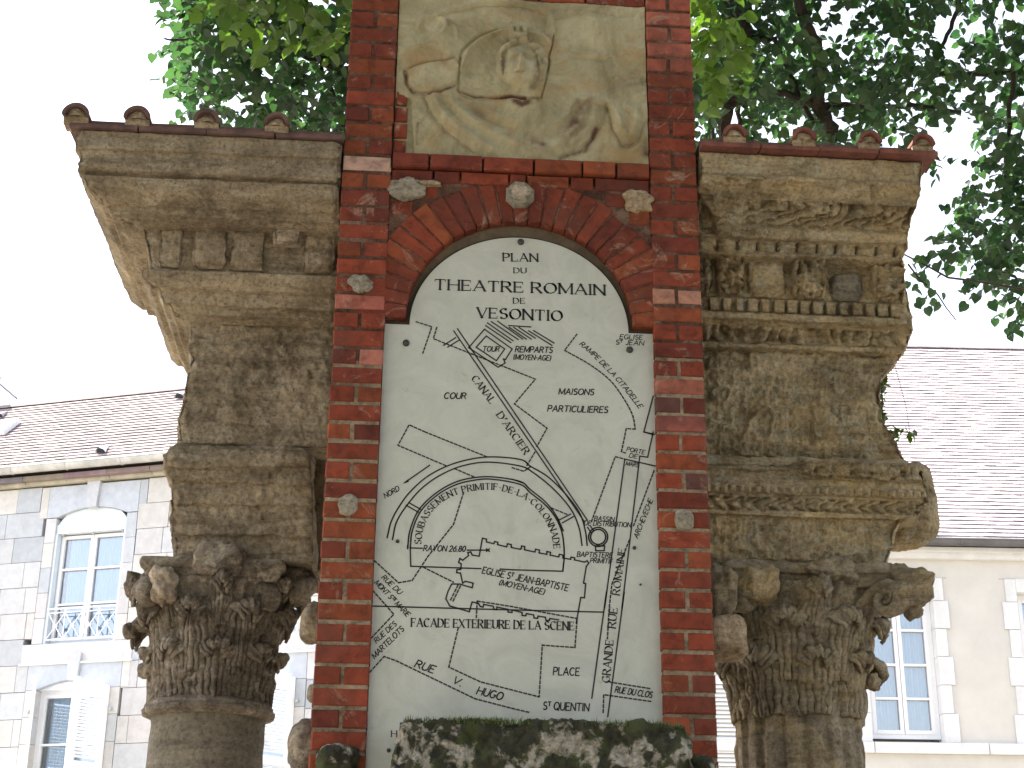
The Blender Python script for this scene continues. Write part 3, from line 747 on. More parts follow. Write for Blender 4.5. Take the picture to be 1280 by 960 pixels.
for k in range(nA+1):
    a_ = math.pi*k/nA; c0_, s0_ = math.cos(a_), math.sin(a_); R2 = ri+.004
    xo = XR0 if c0_ > 0 else XL1
    sp_ += [(AX+R2*c0_, PY+.006, zsh+.02+R2*s0_), (AX+R2*c0_, PY+.05, zsh+.02+R2*s0_)]
V = []; Fc = []
for k in range(nA+1):
    a_ = math.pi*k/nA; c0_, s0_ = math.cos(a_), math.sin(a_); R2 = ri+.004
    tt = min(((XR0-AX) if c0_ > 0 else (AX-XL1))/max(abs(c0_), 1e-6), (zb0-zsh-.02+.02)/max(s0_, 1e-6))
    V += [(AX+R2*c0_, PY+.006, zsh+.02+R2*s0_), (AX+tt*c0_, PY+.006, zsh+.02+tt*s0_), (AX+R2*c0_, .06, zsh+.02+R2*s0_)]
for k in range(nA): a0 = 3*k; Fc += [(a0, a0+1, a0+4, a0+3), (a0+2, a0, a0+3, a0+5)]
wpart('spandrel_mortar', V, Fc, M_mortar2, pier)
# beam course and projecting ledge
def course(z0, z1, xs, yf):
    for a, b in zip(xs[:-1], xs[1:]): put_brick(a+.004, b-.004, z0, z1, yf=yf, depth=.12)
course(zb0, zl0-.006, [XL1, -.33, -.22, -.02, .03+.02, .23, .33, XR0], .006)
zp0 = atY(650, 197, .0)[2]
course(zl0, zp0-.006, [XL1, -.35, -.13, .08, .28, .42, XR0], -.012)
# spandrel fill
z = zsh+.006; rrow = 0
while z+CH*.8 < zb0:
    z1 = min(z+CH-J, zb0-.006); x = XL1+.004; rrow += 1
    first = .10 if rrow % 2 else .19
    while x < XR0-.02:
        x1 = min(x+first, XR0-.004); first = .2
        cx_, cz_ = (x+x1)/2, (z+z1)/2
        # clip against the arch ring
        def inside(xx): return math.hypot(xx-AX, (cz_-zsh-.02)) < ro+.008
        xs_ = np.linspace(x, x1, 12); okk = [q for q in xs_ if not inside(q)]
        if okk and max(okk)-min(okk) > .03:
            put_brick(min(okk), max(okk), z, z1, yf=PY+.003, depth=.09)
        x = x1+J
    z += CH
# narrow bricks left of the lower half of the relief
for i in range(4):
    z0 = zp0+.0+i*CH; put_brick(XL1+.006, -.442+random.uniform(-.01,.006), z0, z0+CH-J, yf=.012, depth=.1)
# brick course above the relief
zpt = atY(740, 6, .02)[2]
course(zpt, zpt+CH-J, [XL1, -.3, -.1, .1, .3, XR0], .01)
course(zpt+CH, zpt+2*CH-J, [XL1, -.4, -.2, 0, .2, .4, XR0], .01)
# stones let into the pier
def boss(px, py, rx, rz, y=0., m=M_boss, name='stone_boss', seed=0, ry=.018, amp=.14, sq=2.4, label=None):
    q = atY(px, py, y-.01); o = blob(name, (q[0], y, q[2]), (rx, ry, rz), m, pier, seed, amp, 22, sq)
    if label: o['label'] = label
    return o
boss(451, 355, .045, .036, 0, seed=2, amp=.3, label='chipped pale stone boss high on the left side')
boss(435, 631, .036, .042, 0, seed=3, label='round pale stone boss on the left side')
boss(856, 649, .036, .040, 0, seed=4, label='round pale stone boss on the right side')
q = atY(650, 242, -.02)
A8 = [(math.cos(math.pi/8+k*math.pi/4), math.sin(math.pi/8+k*math.pi/4)) for k in range(8)]
V = []; Fc = []
for r_, y in ((.060, .03), (.063, -.015), (.056, -.028), (.048, -.024)):
    for c_, s_ in A8: V.append((q[0]+r_*c_*(1+random.uniform(-.04,.04)), y, q[2]+.95*r_*s_*(1+random.uniform(-.04,.04))))
for i in range(3):
    for k in range(8): Fc.append((i*8+k, (i+1)*8+k, (i+1)*8+(k+1) % 8, i*8+(k+1) % 8))
Fc.append(tuple(24+k for k in range(8)))
o = wpart('stone_boss', V, Fc, M_boss, pier); o['label'] = 'eight sided stone boss above the crown of the arch'
blob('boss_face', (q[0], -.018, q[2]), (.04, .014, .038), M_fresh, o, 6, .3, 18)
boss(508, 235, .066, .042, PY, seed=7, amp=.35, sq=4, name='stone_fragment', label='jagged pale stone fragment left above the arch')
boss(536, 229, .05, .010, PY, m=M_tilefill, seed=17, amp=.2, sq=4, name='stone_fragment')
boss(799, 250, .055, .048, PY, m=M_tilefill, seed=8, amp=.3, sq=3, name='stone_fragment', label='crumbling ochre stone fragment right above the arch')
boss(420, 950, .075, .06, -.02, m=M_moss, seed=9, amp=.25, name='stone_fragment', ry=.08, label='mossy stone at the lower left corner')
boss(875, 962, .07, .05, -.0, m=M_moss, seed=10, amp=.25, name='stone_fragment', ry=.05)
q = atY(388, 778, .22); blob('corbel_stone', (q[0]+.02, .25, q[2]), (.06, .10, .075), M_stoneL, pier, 11, .12, 22, 2.6)
q = atY(376, 932, .22); blob('corbel_stone', (q[0]+.03, .25, q[2]), (.075, .10, .095), M_cap, pier, 12, .12, 22, 2.6)
q = atY(387, 866, .1); blob('corbel_stone', (q[0]+.02, .12, q[2]), (.03, .05, .035), M_stoneL, pier, 13, .12, 18, 2.6)
q = atY(903, 795, .22); blob('corbel_stone', (q[0]+.01, .27, q[2]), (.085, .10, .085), M_tilefill, pier, 14, .12, 24, 3.5)
q = atY(905, 735, .3); blob('corbel_stone', (q[0], .38, q[2]), (.06, .10, .10), M_capR, pier, 24, .2, 24, 3)

# ------------------------------------------------------------------ marble plaque
PF = .036
plq = thing('marble_plaque', 'pale marble plaque with engraved plan of the Roman theatre set in the brick pier', 'plaque', (AX, PF, 3.0))
pxl, pxr = atY(481, 401, PF)[0], atY(817, 414, PF)[0]
def outline(e=0):
    pts = [(pxl-e, 1.9), (pxr+e, 1.9), (pxr+e, zsh+e)]
    n = 48
    for k in range(n+1):
        a = math.pi*k/n; pts.append((AX+(AR+e)*math.cos(a), zsh+(ztopP-zsh+e)*math.sin(a)))
    pts.append((pxl-e, zsh+e))
    out = [pts[0], pts[1], pts[2]]
    for p in pts[3:-1]:
        if p[1] < zsh+e: p = (p[0], zsh+e)
        out.append(p)
    out.append(pts[-1]); return out
def prism_xz(pts, y0, y1):
    n = len(pts); V = [(x, y0, z) for x, z in pts]+[(x, y1, z) for x, z in pts]
    Fc = [tuple(range(n)), tuple(range(2*n-1, n-1, -1))]+[(i, n+i, n+(i+1) % n, (i+1) % n) for i in range(n)]
    return V, Fc
V, Fc = prism_xz(outline(0), PF, PF+.022); wpart('slab', V, Fc, M_marble, plq)
V, Fc = prism_xz(outline(.009), PF+.008, PF+.018); wpart('dark_joint', V, Fc, M_dark, plq)


def CV(kind):
    return {'A': (470, 280, 3.5556), 'B': (450, 540, 4.365), 'C': (640, 540, 4.365), 'D': (440, 740, 4.365), 'E': (640, 740, 4.3625)}[kind]
def PP(k, x, y):
    o = CV(k); q = atY(o[0]+x/o[2], o[1]+y/o[2], PF); return np.array([q[0], q[2]])
def pts_of(spec):
    """'A 1,2 3,4 B 5,6' -> list of (X, Z) on the plaque"""
    out = []; k = 'A'
    for tok in spec.split():
        if tok in 'ABCDE': k = tok
        else:
            x, y = tok.split(','); out.append(PP(k, float(x), float(y)))
    return out
def smooth_path(P, n=10):
    P = [np.array(p) for p in P]; Q = [2*P[0]-P[1]]+P+[2*P[-1]-P[-2]]; out = []
    for i in range(1, len(Q)-2):
        for k in range(n):
            t_ = k/n; a, b, c, d = Q[i-1], Q[i], Q[i+1], Q[i+2]
            out.append(.5*((2*b)+(-a+c)*t_+(2*a-5*b+4*c-d)*t_**2+(-a+3*b-3*c+d)*t_**3))
    out.append(P[-1]); return out
IY = PF-.0012
def ribbon(mb, pts, w, y=IY):
    pts = [np.array(p, float) for p in pts]
    for i in range(len(pts)-1):
        a, b = pts[i], pts[i+1]; d = b-a; L = np.linalg.norm(d)
        if L < 1e-7: continue
        d /= L; n = np.array([-d[1], d[0]]); e = d*w*.35
        q = [a-e-n*w/2, b+e-n*w/2, b+e+n*w/2, a-e+n*w/2]
        mb.add([(p[0], y, p[1]) for p in q], [(0, 1, 2, 3)])
def dashed(mb, pts, w, on=.011, off=.0065):
    pts = [np.array(p, float) for p in pts]; pos = 0.; cur = []; 
    seg = on+off
    for a, b in zip(pts[:-1], pts[1:]):
        L = np.linalg.norm(b-a); 
        if L < 1e-6: continue
        d = (b-a)/L; s_ = 0.
        while s_ < L-1e-6:
            ph = pos % seg
            if ph < on-1e-9: step_ = min(on-ph, L-s_); ribbon(mb, [a+d*s_, a+d*(s_+step_)], w)
            else: step_ = min(seg-ph, L-s_)
            step_ = max(step_, 1e-5); s_ += step_; pos += step_
LW = .0056
SOL = ['A 590,452 688,458', 'A 300,540 355,505', 'A 318,548 372,515', 'A 482,468 605,556 575,603 566,600 574,618 543,637 412,550 482,468', 'A 490,498 572,556 535,608 445,548 490,498',
 'A 495,440 610,520', 'A 512,434 632,514', 'A 540,432 652,512', 'A 592,460 668,512', 'A 612,460 690,512', 'A 635,460 708,508', 'A 678,475 782,540', 'A 700,474 792,530', 'A 487,452 600,528',
 'A 345,475 C 395,490', 'A 362,466 C 410,480', 'A 1232,765 1190,925 1238,935',
 'B 265,385 330,422', 'B 252,400 318,438', 'B 277,633 340,635', 'B 585,645 688,645', 'B 690,638 706,652', 'B 706,638 690,652', 'B 260,620 260,638',
 'B 274,630 277,733 660,746', 'B 765,748 C 0,752 277,760', 'C 258,480 320,448', 'C 275,496 335,462', 'C 0,258 60,278',
 'B 380,182 245,276', 'C 615,150 505,960', 'C 697,132 600,960', 'E 515,0 435,580', 'E 612,0 522,680', 'C 770,0 740,138 697,132', 'C 613,148 782,186', 'C 720,0 770,15',
 'C 455,622 505,622 503,648 457,648 455,622', 'C 412,520 430,548', 'C 428,515 446,540', 'D 115,77 E 0,98 497,110',
 'B 650,678 668,580 690,585 690,600 730,610 735,598 752,602 750,615 800,627 805,610 825,615 825,630 873,640 C 50,638 52,622 70,626 68,643 125,655 128,640 150,645 148,660 190,668 190,652 210,657 208,672 255,682 258,668 278,672 277,688 320,695 322,683 342,687 340,698 395,710 410,703 418,716 405,735 390,825 402,828 395,905 375,903 365,960 E 350,170',
 'B 650,678 612,672 605,655 588,658 592,675 560,700 545,690 538,712 552,720 550,750 528,752 528,768 548,770 560,825 575,815 617,825 612,850 560,835 545,830 500,830 480,870 468,910 490,950 D 540,78 640,108 655,55 690,62 700,80 715,82 718,68 770,78 775,95 790,97 790,82 850,95 852,110 873,112 E 0,98 55,112 55,128 75,130 78,118 118,125 120,142 140,144 142,132 182,138 185,155 205,155 205,145 255,152']
CUR = ['B 148,578 170,490 215,405 280,320 380,235 520,170 690,137 873,150 C 100,187 200,248 300,348 370,445 400,540 410,620',
 'B 177,588 200,490 260,395 340,305 440,235 560,185 700,165 873,186 C 120,225 230,315 320,420 365,520 382,620',
 'B 260,635 272,540 318,430 400,345 500,283 600,253 720,245 873,270 C 100,315 180,380 240,455 280,540',
 'B 274,635 285,540 332,432 418,347 518,290 620,264 720,258 873,286 C 100,332 178,395 234,462 270,540 283,620 284,690 277,760',
 ]
DSH = ['A 178,435 248,457 208,575', 'A 270,460 255,510 400,568 545,625 708,690 615,800 760,908 C 135,80', 'C 125,110 80,185', 'A 893,490 838,562', 'A 1152,912 1112,910 C 597,108 620,115', 'B 355,0 A 147,893 B 207,73 470,185', 'B 355,0 690,135', 'B 515,200 625,247',
 'B 565,330 510,505 370,680 285,810 210,823 80,703', 'B 345,738 510,820', 'B 535,835 490,925', 'B 548,840 505,928', 'B 70,865 D 228,122 105,252', 'D 97,438 175,352 240,375 670,582 873,635 E 100,658',
 'D 683,50 678,140', 'D 580,195 528,410 700,490 873,535 E 148,572 165,290 343,303 355,145 0,80 D 683,50', 'E 555,495 760,528', 'E 757,597 500,560 497,665', 'C 433,490 563,135 615,148', 'C 775,210 660,520', 'C 640,590 545,830 530,960 E 520,255', 'C 0,195 65,215 100,190', 'C 215,415 300,450', 'E 525,485 548,497']
mb = MB()
for s_ in SOL: ribbon(mb, pts_of(s_), LW)
for s_ in CUR: ribbon(mb, smooth_path(pts_of(s_)), LW)
for r_ in (52, 41): ribbon(mb, [PP('C', 470+r_*math.cos(a), 573+r_*math.sin(a)) for a in np.linspace(0, 2*math.pi, 33)], LW)
p0 = PP('B', 240, 280)
mb.add([(p[0], IY, p[1]) for p in (PP('B',234,283), PP('B',262,258), PP('B',268,272))], [(0,1,2)])
dl = mb.build('plan_lines', M_ink, plq); dl['kind'] = 'stuff'
mb = MB()
for s_ in DSH: dashed(mb, pts_of(s_), LW)
dashed(mb, smooth_path(pts_of('A 838,562 950,625 1040,695 1100,775 1140,850 1152,912')), LW)
dl = mb.build('dashed_plan_lines', M_ink, plq); dl['kind'] = 'stuff'

# lettering: stroke alphabet on a 6-high body
def arc(cx, cy, rx, ry, a0, a1, n=10): return [(cx+rx*math.cos(math.radians(a0+(a1-a0)*k/n)), cy+ry*math.sin(math.radians(a0+(a1-a0)*k/n))) for k in range(n+1)]
G = {
'A': (4.6, [[(0,0),(2.3,6)],[(2.3,6),(4.6,0)],[(.85,2.1),(3.75,2.1)]]),
'B': (3.6, [[(0,0),(0,6)],[(0,6),(1.8,6)]+arc(1.8,4.6,1.5,1.4,90,-90)+[(0,3.2)],[(1.8,3.2)]+arc(1.9,1.6,1.7,1.6,90,-90)+[(0,0)]]),
'C': (4.2, [arc(2.3,3,2.3,3,50,310,16)]),
'D': (4.3, [[(0,0),(0,6)],[(0,6),(1.6,6)]+arc(1.6,3,2.6,3,90,-90,14)+[(0,0)]]),
'E': (3.4, [[(0,0),(0,6)],[(0,6),(3.3,6)],[(0,3.1),(2.6,3.1)],[(0,0),(3.4,0)]]),
'F': (3.2, [[(0,0),(0,6)],[(0,6),(3.2,6)],[(0,3.1),(2.5,3.1)]]),
'G': (4.4, [arc(2.3,3,2.3,3,50,330,16)+[(4.3,2.6)],[(3.0,2.6),(4.4,2.6)]]),
'H': (4.3, [[(0,0),(0,6)],[(4.3,0),(4.3,6)],[(0,3.1),(4.3,3.1)]]),
'I': (.6, [[(.3,0),(.3,6)]]),
'J': (2.6, [[(2.4,6),(2.4,1.6)]+arc(1.3,1.4,1.1,1.4,0,-160,8)]),
'L': (3.2, [[(0,0),(0,6)],[(0,0),(3.2,0)]]),
'M': (5.2, [[(0,0),(0,6)],[(0,6),(2.6,.6)],[(2.6,.6),(5.2,6)],[(5.2,6),(5.2,0)]]),
'N': (4.3, [[(0,0),(0,6)],[(0,6),(4.3,0)],[(4.3,0),(4.3,6)]]),
'O': (4.8, [arc(2.4,3,2.4,3,0,360,22)]),
'P': (3.5, [[(0,0),(0,6)],[(0,6),(1.8,6)]+arc(1.8,4.4,1.6,1.6,90,-90)+[(0,2.8)]]),
'Q': (4.8, [arc(2.4,3,2.4,3,0,360,22),[(2.8,1.4),(4.7,-.5)]]),
'R': (3.9, [[(0,0),(0,6)],[(0,6),(1.8,6)]+arc(1.8,4.5,1.6,1.5,90,-90)+[(0,3.0)],[(1.7,3),(3.9,0)]]),
'S': (3.3, [arc(1.65,4.5,1.45,1.5,40,270,12)[:-1]+arc(1.65,1.5,1.6,1.55,90,-140,12)]),
'T': (4.2, [[(2.1,0),(2.1,6)],[(0,6),(4.2,6)]]),
'U': (4.0, [[(0,6),(0,2)]+arc(2,2,2,2,180,360,10)+[(4,6)]]),
'V': (4.4, [[(0,6),(2.2,0)],[(2.2,0),(4.4,6)]]),
'X': (4.0, [[(0,0),(4,6)],[(0,6),(4,0)]]),
'Y': (4.2, [[(0,6),(2.1,3)],[(4.2,6),(2.1,3)],[(2.1,3),(2.1,0)]]),
'2': (3.2, [arc(1.6,4.4,1.5,1.6,160,-30,10)+[(0,0)],[(0,0),(3.2,0)]]),
'6': (3.4, [[(2.7,6),(.6,3.4)],arc(1.7,1.9,1.6,1.9,0,360,16)]),
'8': (3.2, [arc(1.6,4.5,1.3,1.5,0,360,14),arc(1.6,1.6,1.6,1.6,0,360,14)]),
'0': (3.2, [arc(1.6,3,1.6,3,0,360,18)]),
'.': (.6, [[(.1,0),(.5,0)]]), ',': (.6, [[(.5,.3),(.1,-1)]]), '-': (2.0, [[(.2,2.6),(1.8,2.6)]]), "'": (.6, [[(.4,6),(.2,4.6)]]),
'(': (1.3, [arc(2.4,2.8,2.2,4,130,230,8)]), ')': (1.3, [arc(-1.1,2.8,2.2,4,-50,50,8)]),
'~': (1.5, [[(.2,4.2),(1.2,4.2)]]),
}
def text(s, path, h, serif=False, bold=.55, slant=0., name='lettering', gap=1.25):
    """letters along a path of (X, Z) points on the plaque; small raised ^x marks superscripts"""
    path = [np.array(p, float) for p in path]; seg = [np.linalg.norm(b-a) for a, b in zip(path[:-1], path[1:])]; tot = sum(seg)
    items = []; x = 0; i = 0
    while i < len(s):
        ch = s[i]; sup = 1.
        if ch == '^': i += 1; ch = s[i]; sup = .55
        if ch == ' ': x += 2.4
        else:
            w, st = G[ch]; items.append((x, w*sup, st, sup)); x += w*sup+gap*(1.15 if serif else 1)*(.7 if sup < 1 else 1)
        i += 1
    nat = x-gap; sx = tot/nat; sz = h/6
    mb = MB()
    def at(dist):
        d = dist
        for a, b, L in zip(path[:-1], path[1:], seg):
            if d <= L or b is path[-1]: return a+(b-a)*d/L, (b-a)/L
            d -= L
    for (x0, w, st, sup) in items:
        p, t_ = at((x0+w/2)*sx); n_ = np.array([-t_[1], t_[0]])
        def X(q): 
            lx = (q[0]*sup-w/2)*sx+q[1]*sup*slant*sz; lz = (q[1]*sup+(2.9 if sup < 1 else 0))*sz
            return p+t_*lx+n_*lz
        for pl in st:
            for a, b in zip(pl[:-1], pl[1:]):
                A_, B_ = X(a), X(b); d = B_-A_; L = np.linalg.norm(d)
                if L < 1e-7: continue
                wd = bold*sz
                if serif:
                    ang = abs(math.degrees(math.atan2(b[1]-a[1], b[0]-a[0]))) % 180
                    rising = (b[1]-a[1])*(b[0]-a[0]) > 0
                    vert = abs(math.sin(math.radians(ang)))
                    if vert > .5: wd = sz*(1.2 if (not rising or vert > .985) else .55)
                    else: wd = sz*.55
                    if len(pl) == 2 and vert > .9 and s in ('',): pass
                ribbon(mb, [A_, B_], wd)
            if serif and len(pl) >= 2:
                for e, o_ in ((pl[0], pl[1]), (pl[-1], pl[-2])):
                    if abs(e[1]-o_[1]) > 1.2*abs(e[0]-o_[0]) and (abs(e[1]) < .05 or abs(e[1]-6) < .05):
                        ribbon(mb, [X((e[0]-.75, e[1])), X((e[0]+.75, e[1]))], sz*.34)
                    elif abs(e[1]-o_[1]) < .05 and len(pl) == 2 and e[0] != 0 and abs(e[0]-o_[0]) > 1.9 and s not in ("-",):
                        if abs(e[1]) < .05: ribbon(mb, [X((e[0], -.1)), X((e[0]+.15, 1.3))], sz*.36)
                        elif abs(e[1]-6) < .05: ribbon(mb, [X((e[0], 6.1)), X((e[0]+.05, 4.8))], sz*.36)
                        elif abs(e[1]-3.1) < .05 and e[0] < 4: ribbon(mb, [X((e[0], 2.5)), X((e[0], 3.7))], sz*.3)
                    elif len(pl) > 9 and abs(o_[0]-e[0]) > .3 and e[1] > 4.5 and pl[0] != pl[-1]:
                        ribbon(mb, [X((e[0], e[1]-.4)), X((e[0]+.1, e[1]+.9))], sz*.4)
            if serif and st is G['T'][1] and pl[0] == (0, 6): ribbon(mb, [X((0, 6.1)), X((-.1, 4.8))], sz*.36)
    return mb.build(name, M_ink, plq)
U = .0030          # one photo pixel on the plaque, in metres
def T(s, spec, hpx, curve=False, **k):
    p = pts_of(spec); text(s, smooth_path(p) if curve else p, hpx*U, **k)
T('PLAN', 'A 566,165 720,167', 11.3, serif=True); T('DU', 'A 613,218 668,219', 7.5, serif=True)
T('THEATRE ROMAIN', 'A 262,291 1018,316', 14.5, serif=True); T('DE', 'A 611,353 662,354', 7.5, serif=True); T('VESONTIO', 'A 450,416 828,431', 14.2, serif=True)
IT = dict(slant=.22, bold=1.05)
T('TOUR', 'A 473,566 546,567', 7, **IT); T('REMPARTS', 'A 618,569 782,573', 8, **IT); T('(MOYEN-AGE)', 'A 610,602 775,607', 7, **IT)
T('EGLISE', 'A 1083,511 1183,514', 6.3, **IT); T('S^T JEAN', 'A 1065,535 1188,540', 6.3, **IT); T('COUR', 'A 302,776 398,777', 8, **IT)
T('MAISONS', 'A 812,757 966,760', 8, **IT); T('PARTICULIERES', 'A 762,833 1028,839', 8.2, **IT)
T('RAMPE DE LA CITADELLE', 'A 903,537 960,585 1040,665 1110,745 1168,820', 6.6, True, **IT)
T('CANAL', 'A 424,688 508,800', 9, serif=True); T("D'ARCIER", 'A 535,850 C 68,125', 9, serif=True)
T('SOUBASSEMENT PRIMITIF-DE-LA-COLONNADE', 'B 332,612 345,530 375,460 420,405 480,362 555,332 640,317 720,314 790,325 873,352 C 80,375 125,410 170,465 203,525 220,580 228,637', 8, True, serif=True)
T('NORD', 'B 138,362 216,318', 6.3, **IT); T('RAYON 26.80', 'B 345,649 572,653', 7, **IT)
T('EGLISE S^T JEAN-BAPTISTE', 'B 665,770 C 302,868', 8.2, bold=.95, slant=.12); T('(MOYEN-AGE)', 'B 757,834 C 172,888', 7, **IT)
T('FACADE EXTERIEURE DE LA SCENE', 'D 324,188 E 338,208', 10, serif=True)
T('RUE DU', 'B 116,797 212,886', 6, **IT); T('MONT S^T^E MARIE', 'B 78,825 D 298,135', 6.2, **IT)
T('RUE DES', 'D 134,280 244,180', 6, **IT); T('MARTELOTS', 'D 124,366 284,208', 6.6, **IT)
T('RUE', 'D 340,408 440,443', 9, **IT); T('V.', 'D 545,492 592,514', 8.4, **IT); T('HUGO', 'D 678,556 814,590', 9, **IT)
T('PLACE', 'E 225,452 366,456', 9.2, bold=.95, slant=.08); T('S^T QUENTIN', 'E 170,640 418,650', 9, bold=.95, slant=.08); T('RUE DU CLOS', 'E 560,547 760,577', 7.2, **IT)
T('GRANDE', 'E 532,494 552,265', 9.3, serif=True); T('RUE', 'E 563,197 575,90', 9.3, serif=True); T('ROMAINE', 'C 585,890 618,640', 8.6, serif=True)
T('PORTE', 'C 624,103 720,122', 5.5, **IT); T('DE', 'C 638,138 680,145', 5.5, **IT); T('MARS', 'C 620,182 686,192', 5.5, **IT)
T('BASSIN', 'C 448,483 555,489', 5.8, **IT); T('DE DISTRIBUTION', 'C 394,508 645,520', 6, **IT); T('BAPTISTERE', 'C 354,680 545,686', 6.2, **IT); T('PRIMITIF', 'C 426,713 545,718', 5.8, **IT)
T('ARCHEVECHE', 'C 686,582 768,375', 6.2, **IT); T('H', 'D 215,790 245,790', 7, serif=True)
def bolt(k, x, y, r):
    p = PP(k, x, y); V = []; Fc = []; n = 14
    for rr2, yy in ((r, PF), (r, PF-.006), (r*.7, PF-.010), (r*.1, PF-.011)):
        for q in range(n): a = 2*math.pi*q/n; V.append((p[0]+rr2*math.cos(a), yy, p[1]+rr2*math.sin(a)))
    for i in range(3):
        for q in range(n): Fc.append((i*n+q, i*n+(q+1) % n, (i+1)*n+(q+1) % n, (i+1)*n+q))
    Fc.append(tuple(3*n+q for q in range(n)))
    wpart('bolt', V, Fc, M_bolt, plq, True)
for b in [('A',643,81,.0135), ('A',134,530,.0135), ('A',1127,560,.0135), ('B',205,597,.007), ('C',667,633,.007), ('D',200,865,.007), ('E',700,-40,.004)]: bolt(*b)

# ------------------------------------------------------------------ carved relief above the arch
rel = thing('carved_relief', 'cracked pale stone relief with a crowned head above flowing drapery, over the arch', 'relief', (.05, .02, 4.7))
pz0 = atY(660, 199, .01)[2]+.002; px0 = XL1+.004; px1 = XR0-.004
NX, NZ = 330, 250
xs = np.linspace(px0, px1, NX); zs = np.linspace(zpt-.004, pz0, NZ); XX, ZZ = np.meshgrid(xs, zs)
P = np.stack([XX, np.full_like(XX, .012), ZZ], -1)
px, py = proj(P)
wob = 1.6*fbm(P, 14, 3, 4); qx = px+wob; qy = py+wob*.7
h = .008*fbm(P, 5, 3, 1)+.005*fbm(P, 16, 3, 12)+.0035*fbm(P, 45, 3, 2)-.008*np.clip(fbm(P, 22, 3, 31)-.45, 0, 1)
def rg(pts, w, a, sm=False): 
    global h
    if sm: pts = [tuple(q) for q in smooth_path(pts, 6)]
    h = h+a*np.exp(-(segd(qx, qy, pts)/w)**2)
def z4(l): return [(420+x/2.783, y/2.783) for x, y in l]
stain = 0*h
def st_(pts, w, a): 
    global stain
    stain = np.maximum(stain, a*np.exp(-(segd(qx, qy, pts)/w)**2)*(.6+.6*fbm(P, 25, 3, 9)))
# drapery
for pts, w, a in [([(310,340),(340,400),(400,470),(480,530),(560,548)], 3, -.012), ([(345,340),(375,400),(440,460),(540,520)], 6, .024), ([(400,345),(460,410),(560,470),(620,495)], 5, .018), ([(430,345),(500,400),(600,440)], 3, -.010),
      ([(480,350),(560,400),(650,420)], 5, .010), ([(830,350),(790,410),(720,450)], 4, .012), ([(880,350),(850,420),(780,490),(700,530)], 6, .018), ([(940,370),(915,450),(860,510),(780,550)], 3, -.014), ([(900,380),(880,440),(820,500)], 4, .020),
      ([(940,370),(965,450),(1000,505),(1050,490),(1072,430),(1060,370)], 3, -.012), ([(960,365),(985,430),(1010,470),(1035,455),(1045,400),(1010,370)], 4.5, .018), ([(1075,380),(1070,470),(1030,520)], 4, .012), ([(820,350),(880,345),(950,360)], 4, .010)]:
    rg(z4(pts), w, a, True)
# veil arc and upper scrolls
for pts, w, a in [([(435,230),(450,190),(500,145),(560,118),(610,112)], 3.6, .030), ([(425,215),(440,175),(490,130),(560,100)], 1.8, -.012), ([(665,112),(710,120),(745,150)], 3.2, .022), ([(350,50),(450,20),(600,5),(700,20),(750,60),(755,130)], 3, .012), ([(345,62),(450,32),(600,16),(690,30)], 1.6, -.008),
      ([(290,100),(300,70),(340,55),(380,75),(375,110),(330,130)], 2.2, .012), ([(390,70),(415,95),(425,130)], 1.8, .010), ([(215,165),(280,160),(345,150)], 1.6, .008), ([(835,180),(870,180),(900,190),(960,185)], 2.2, .010), ([(835,200),(880,200),(940,205)], 2, -.006), ([(760,70),(870,45),(960,52),(1040,60)], 1.4, -.005)]:
    rg(z4(pts), w, a, True)
# cracks
for pts, w, a in [([(430,200),(428,320)], 1.3, -.016), ([(430,320),(480,338),(560,342),(610,335),(660,345),(715,340)], 1.6, -.022), ([(755,120),(745,200),(730,290),(718,340)], 1.1, -.016), ([(240,250),(245,290),(270,320),(330,325),(400,300),(428,290)], 2.2, -.018), ([(240,245),(300,222),(380,205),(410,195),(428,215)], 1.8, -.014)]:
    rg(z4(pts), w, a); 
st_(z4([(430,320),(480,338),(560,342),(610,335),(660,345)]), 2.6, 1.); st_(z4([(755,120),(745,200),(730,290),(718,340)]), 1.1, .5); st_(z4([(430,200),(450,170),(500,125),(560,100)]), 1.6, .5)
st_(z4([(310,340),(340,400),(400,470),(480,530)]), .9, .6); st_(z4([(940,370),(965,450),(1000,505),(1050,490),(1072,430)]), 1., .6); st_(z4([(240,250),(245,290),(270,320),(330,328),(400,305)]), 2.2, .75); st_(z4([(385,75),(430,95),(395,90)]), 2.5, .35)
st_(z4([(870,370),(830,430),(800,480)]), 9, 1.0); st_(z4([(905,450),(870,520),(800,548)]), 4, .9); st_(z4([(690,490),(720,505)]), 5, .6); st_(z4([(620,350),(650,365),(700,345)]), 3.5, .9); st_(z4([(480,375),(510,400)]), 5, .4); st_(z4([(1070,500),(1080,540)]), 6, .7); st_(z4([(285,430),(280,500)]), 2, .7)
st_(z4([(545,130),(600,115)]), 2.5, .35)
# patch slab
ins = (qx > 509+(qy-86)*.1) & (qx < 573) & (qy > 86-(qx-508)*.25) & (qy < 111+np.where(qx > 545, 4-(qx-545)*.3, 0)); h = h+np.where(ins, .010, 0)
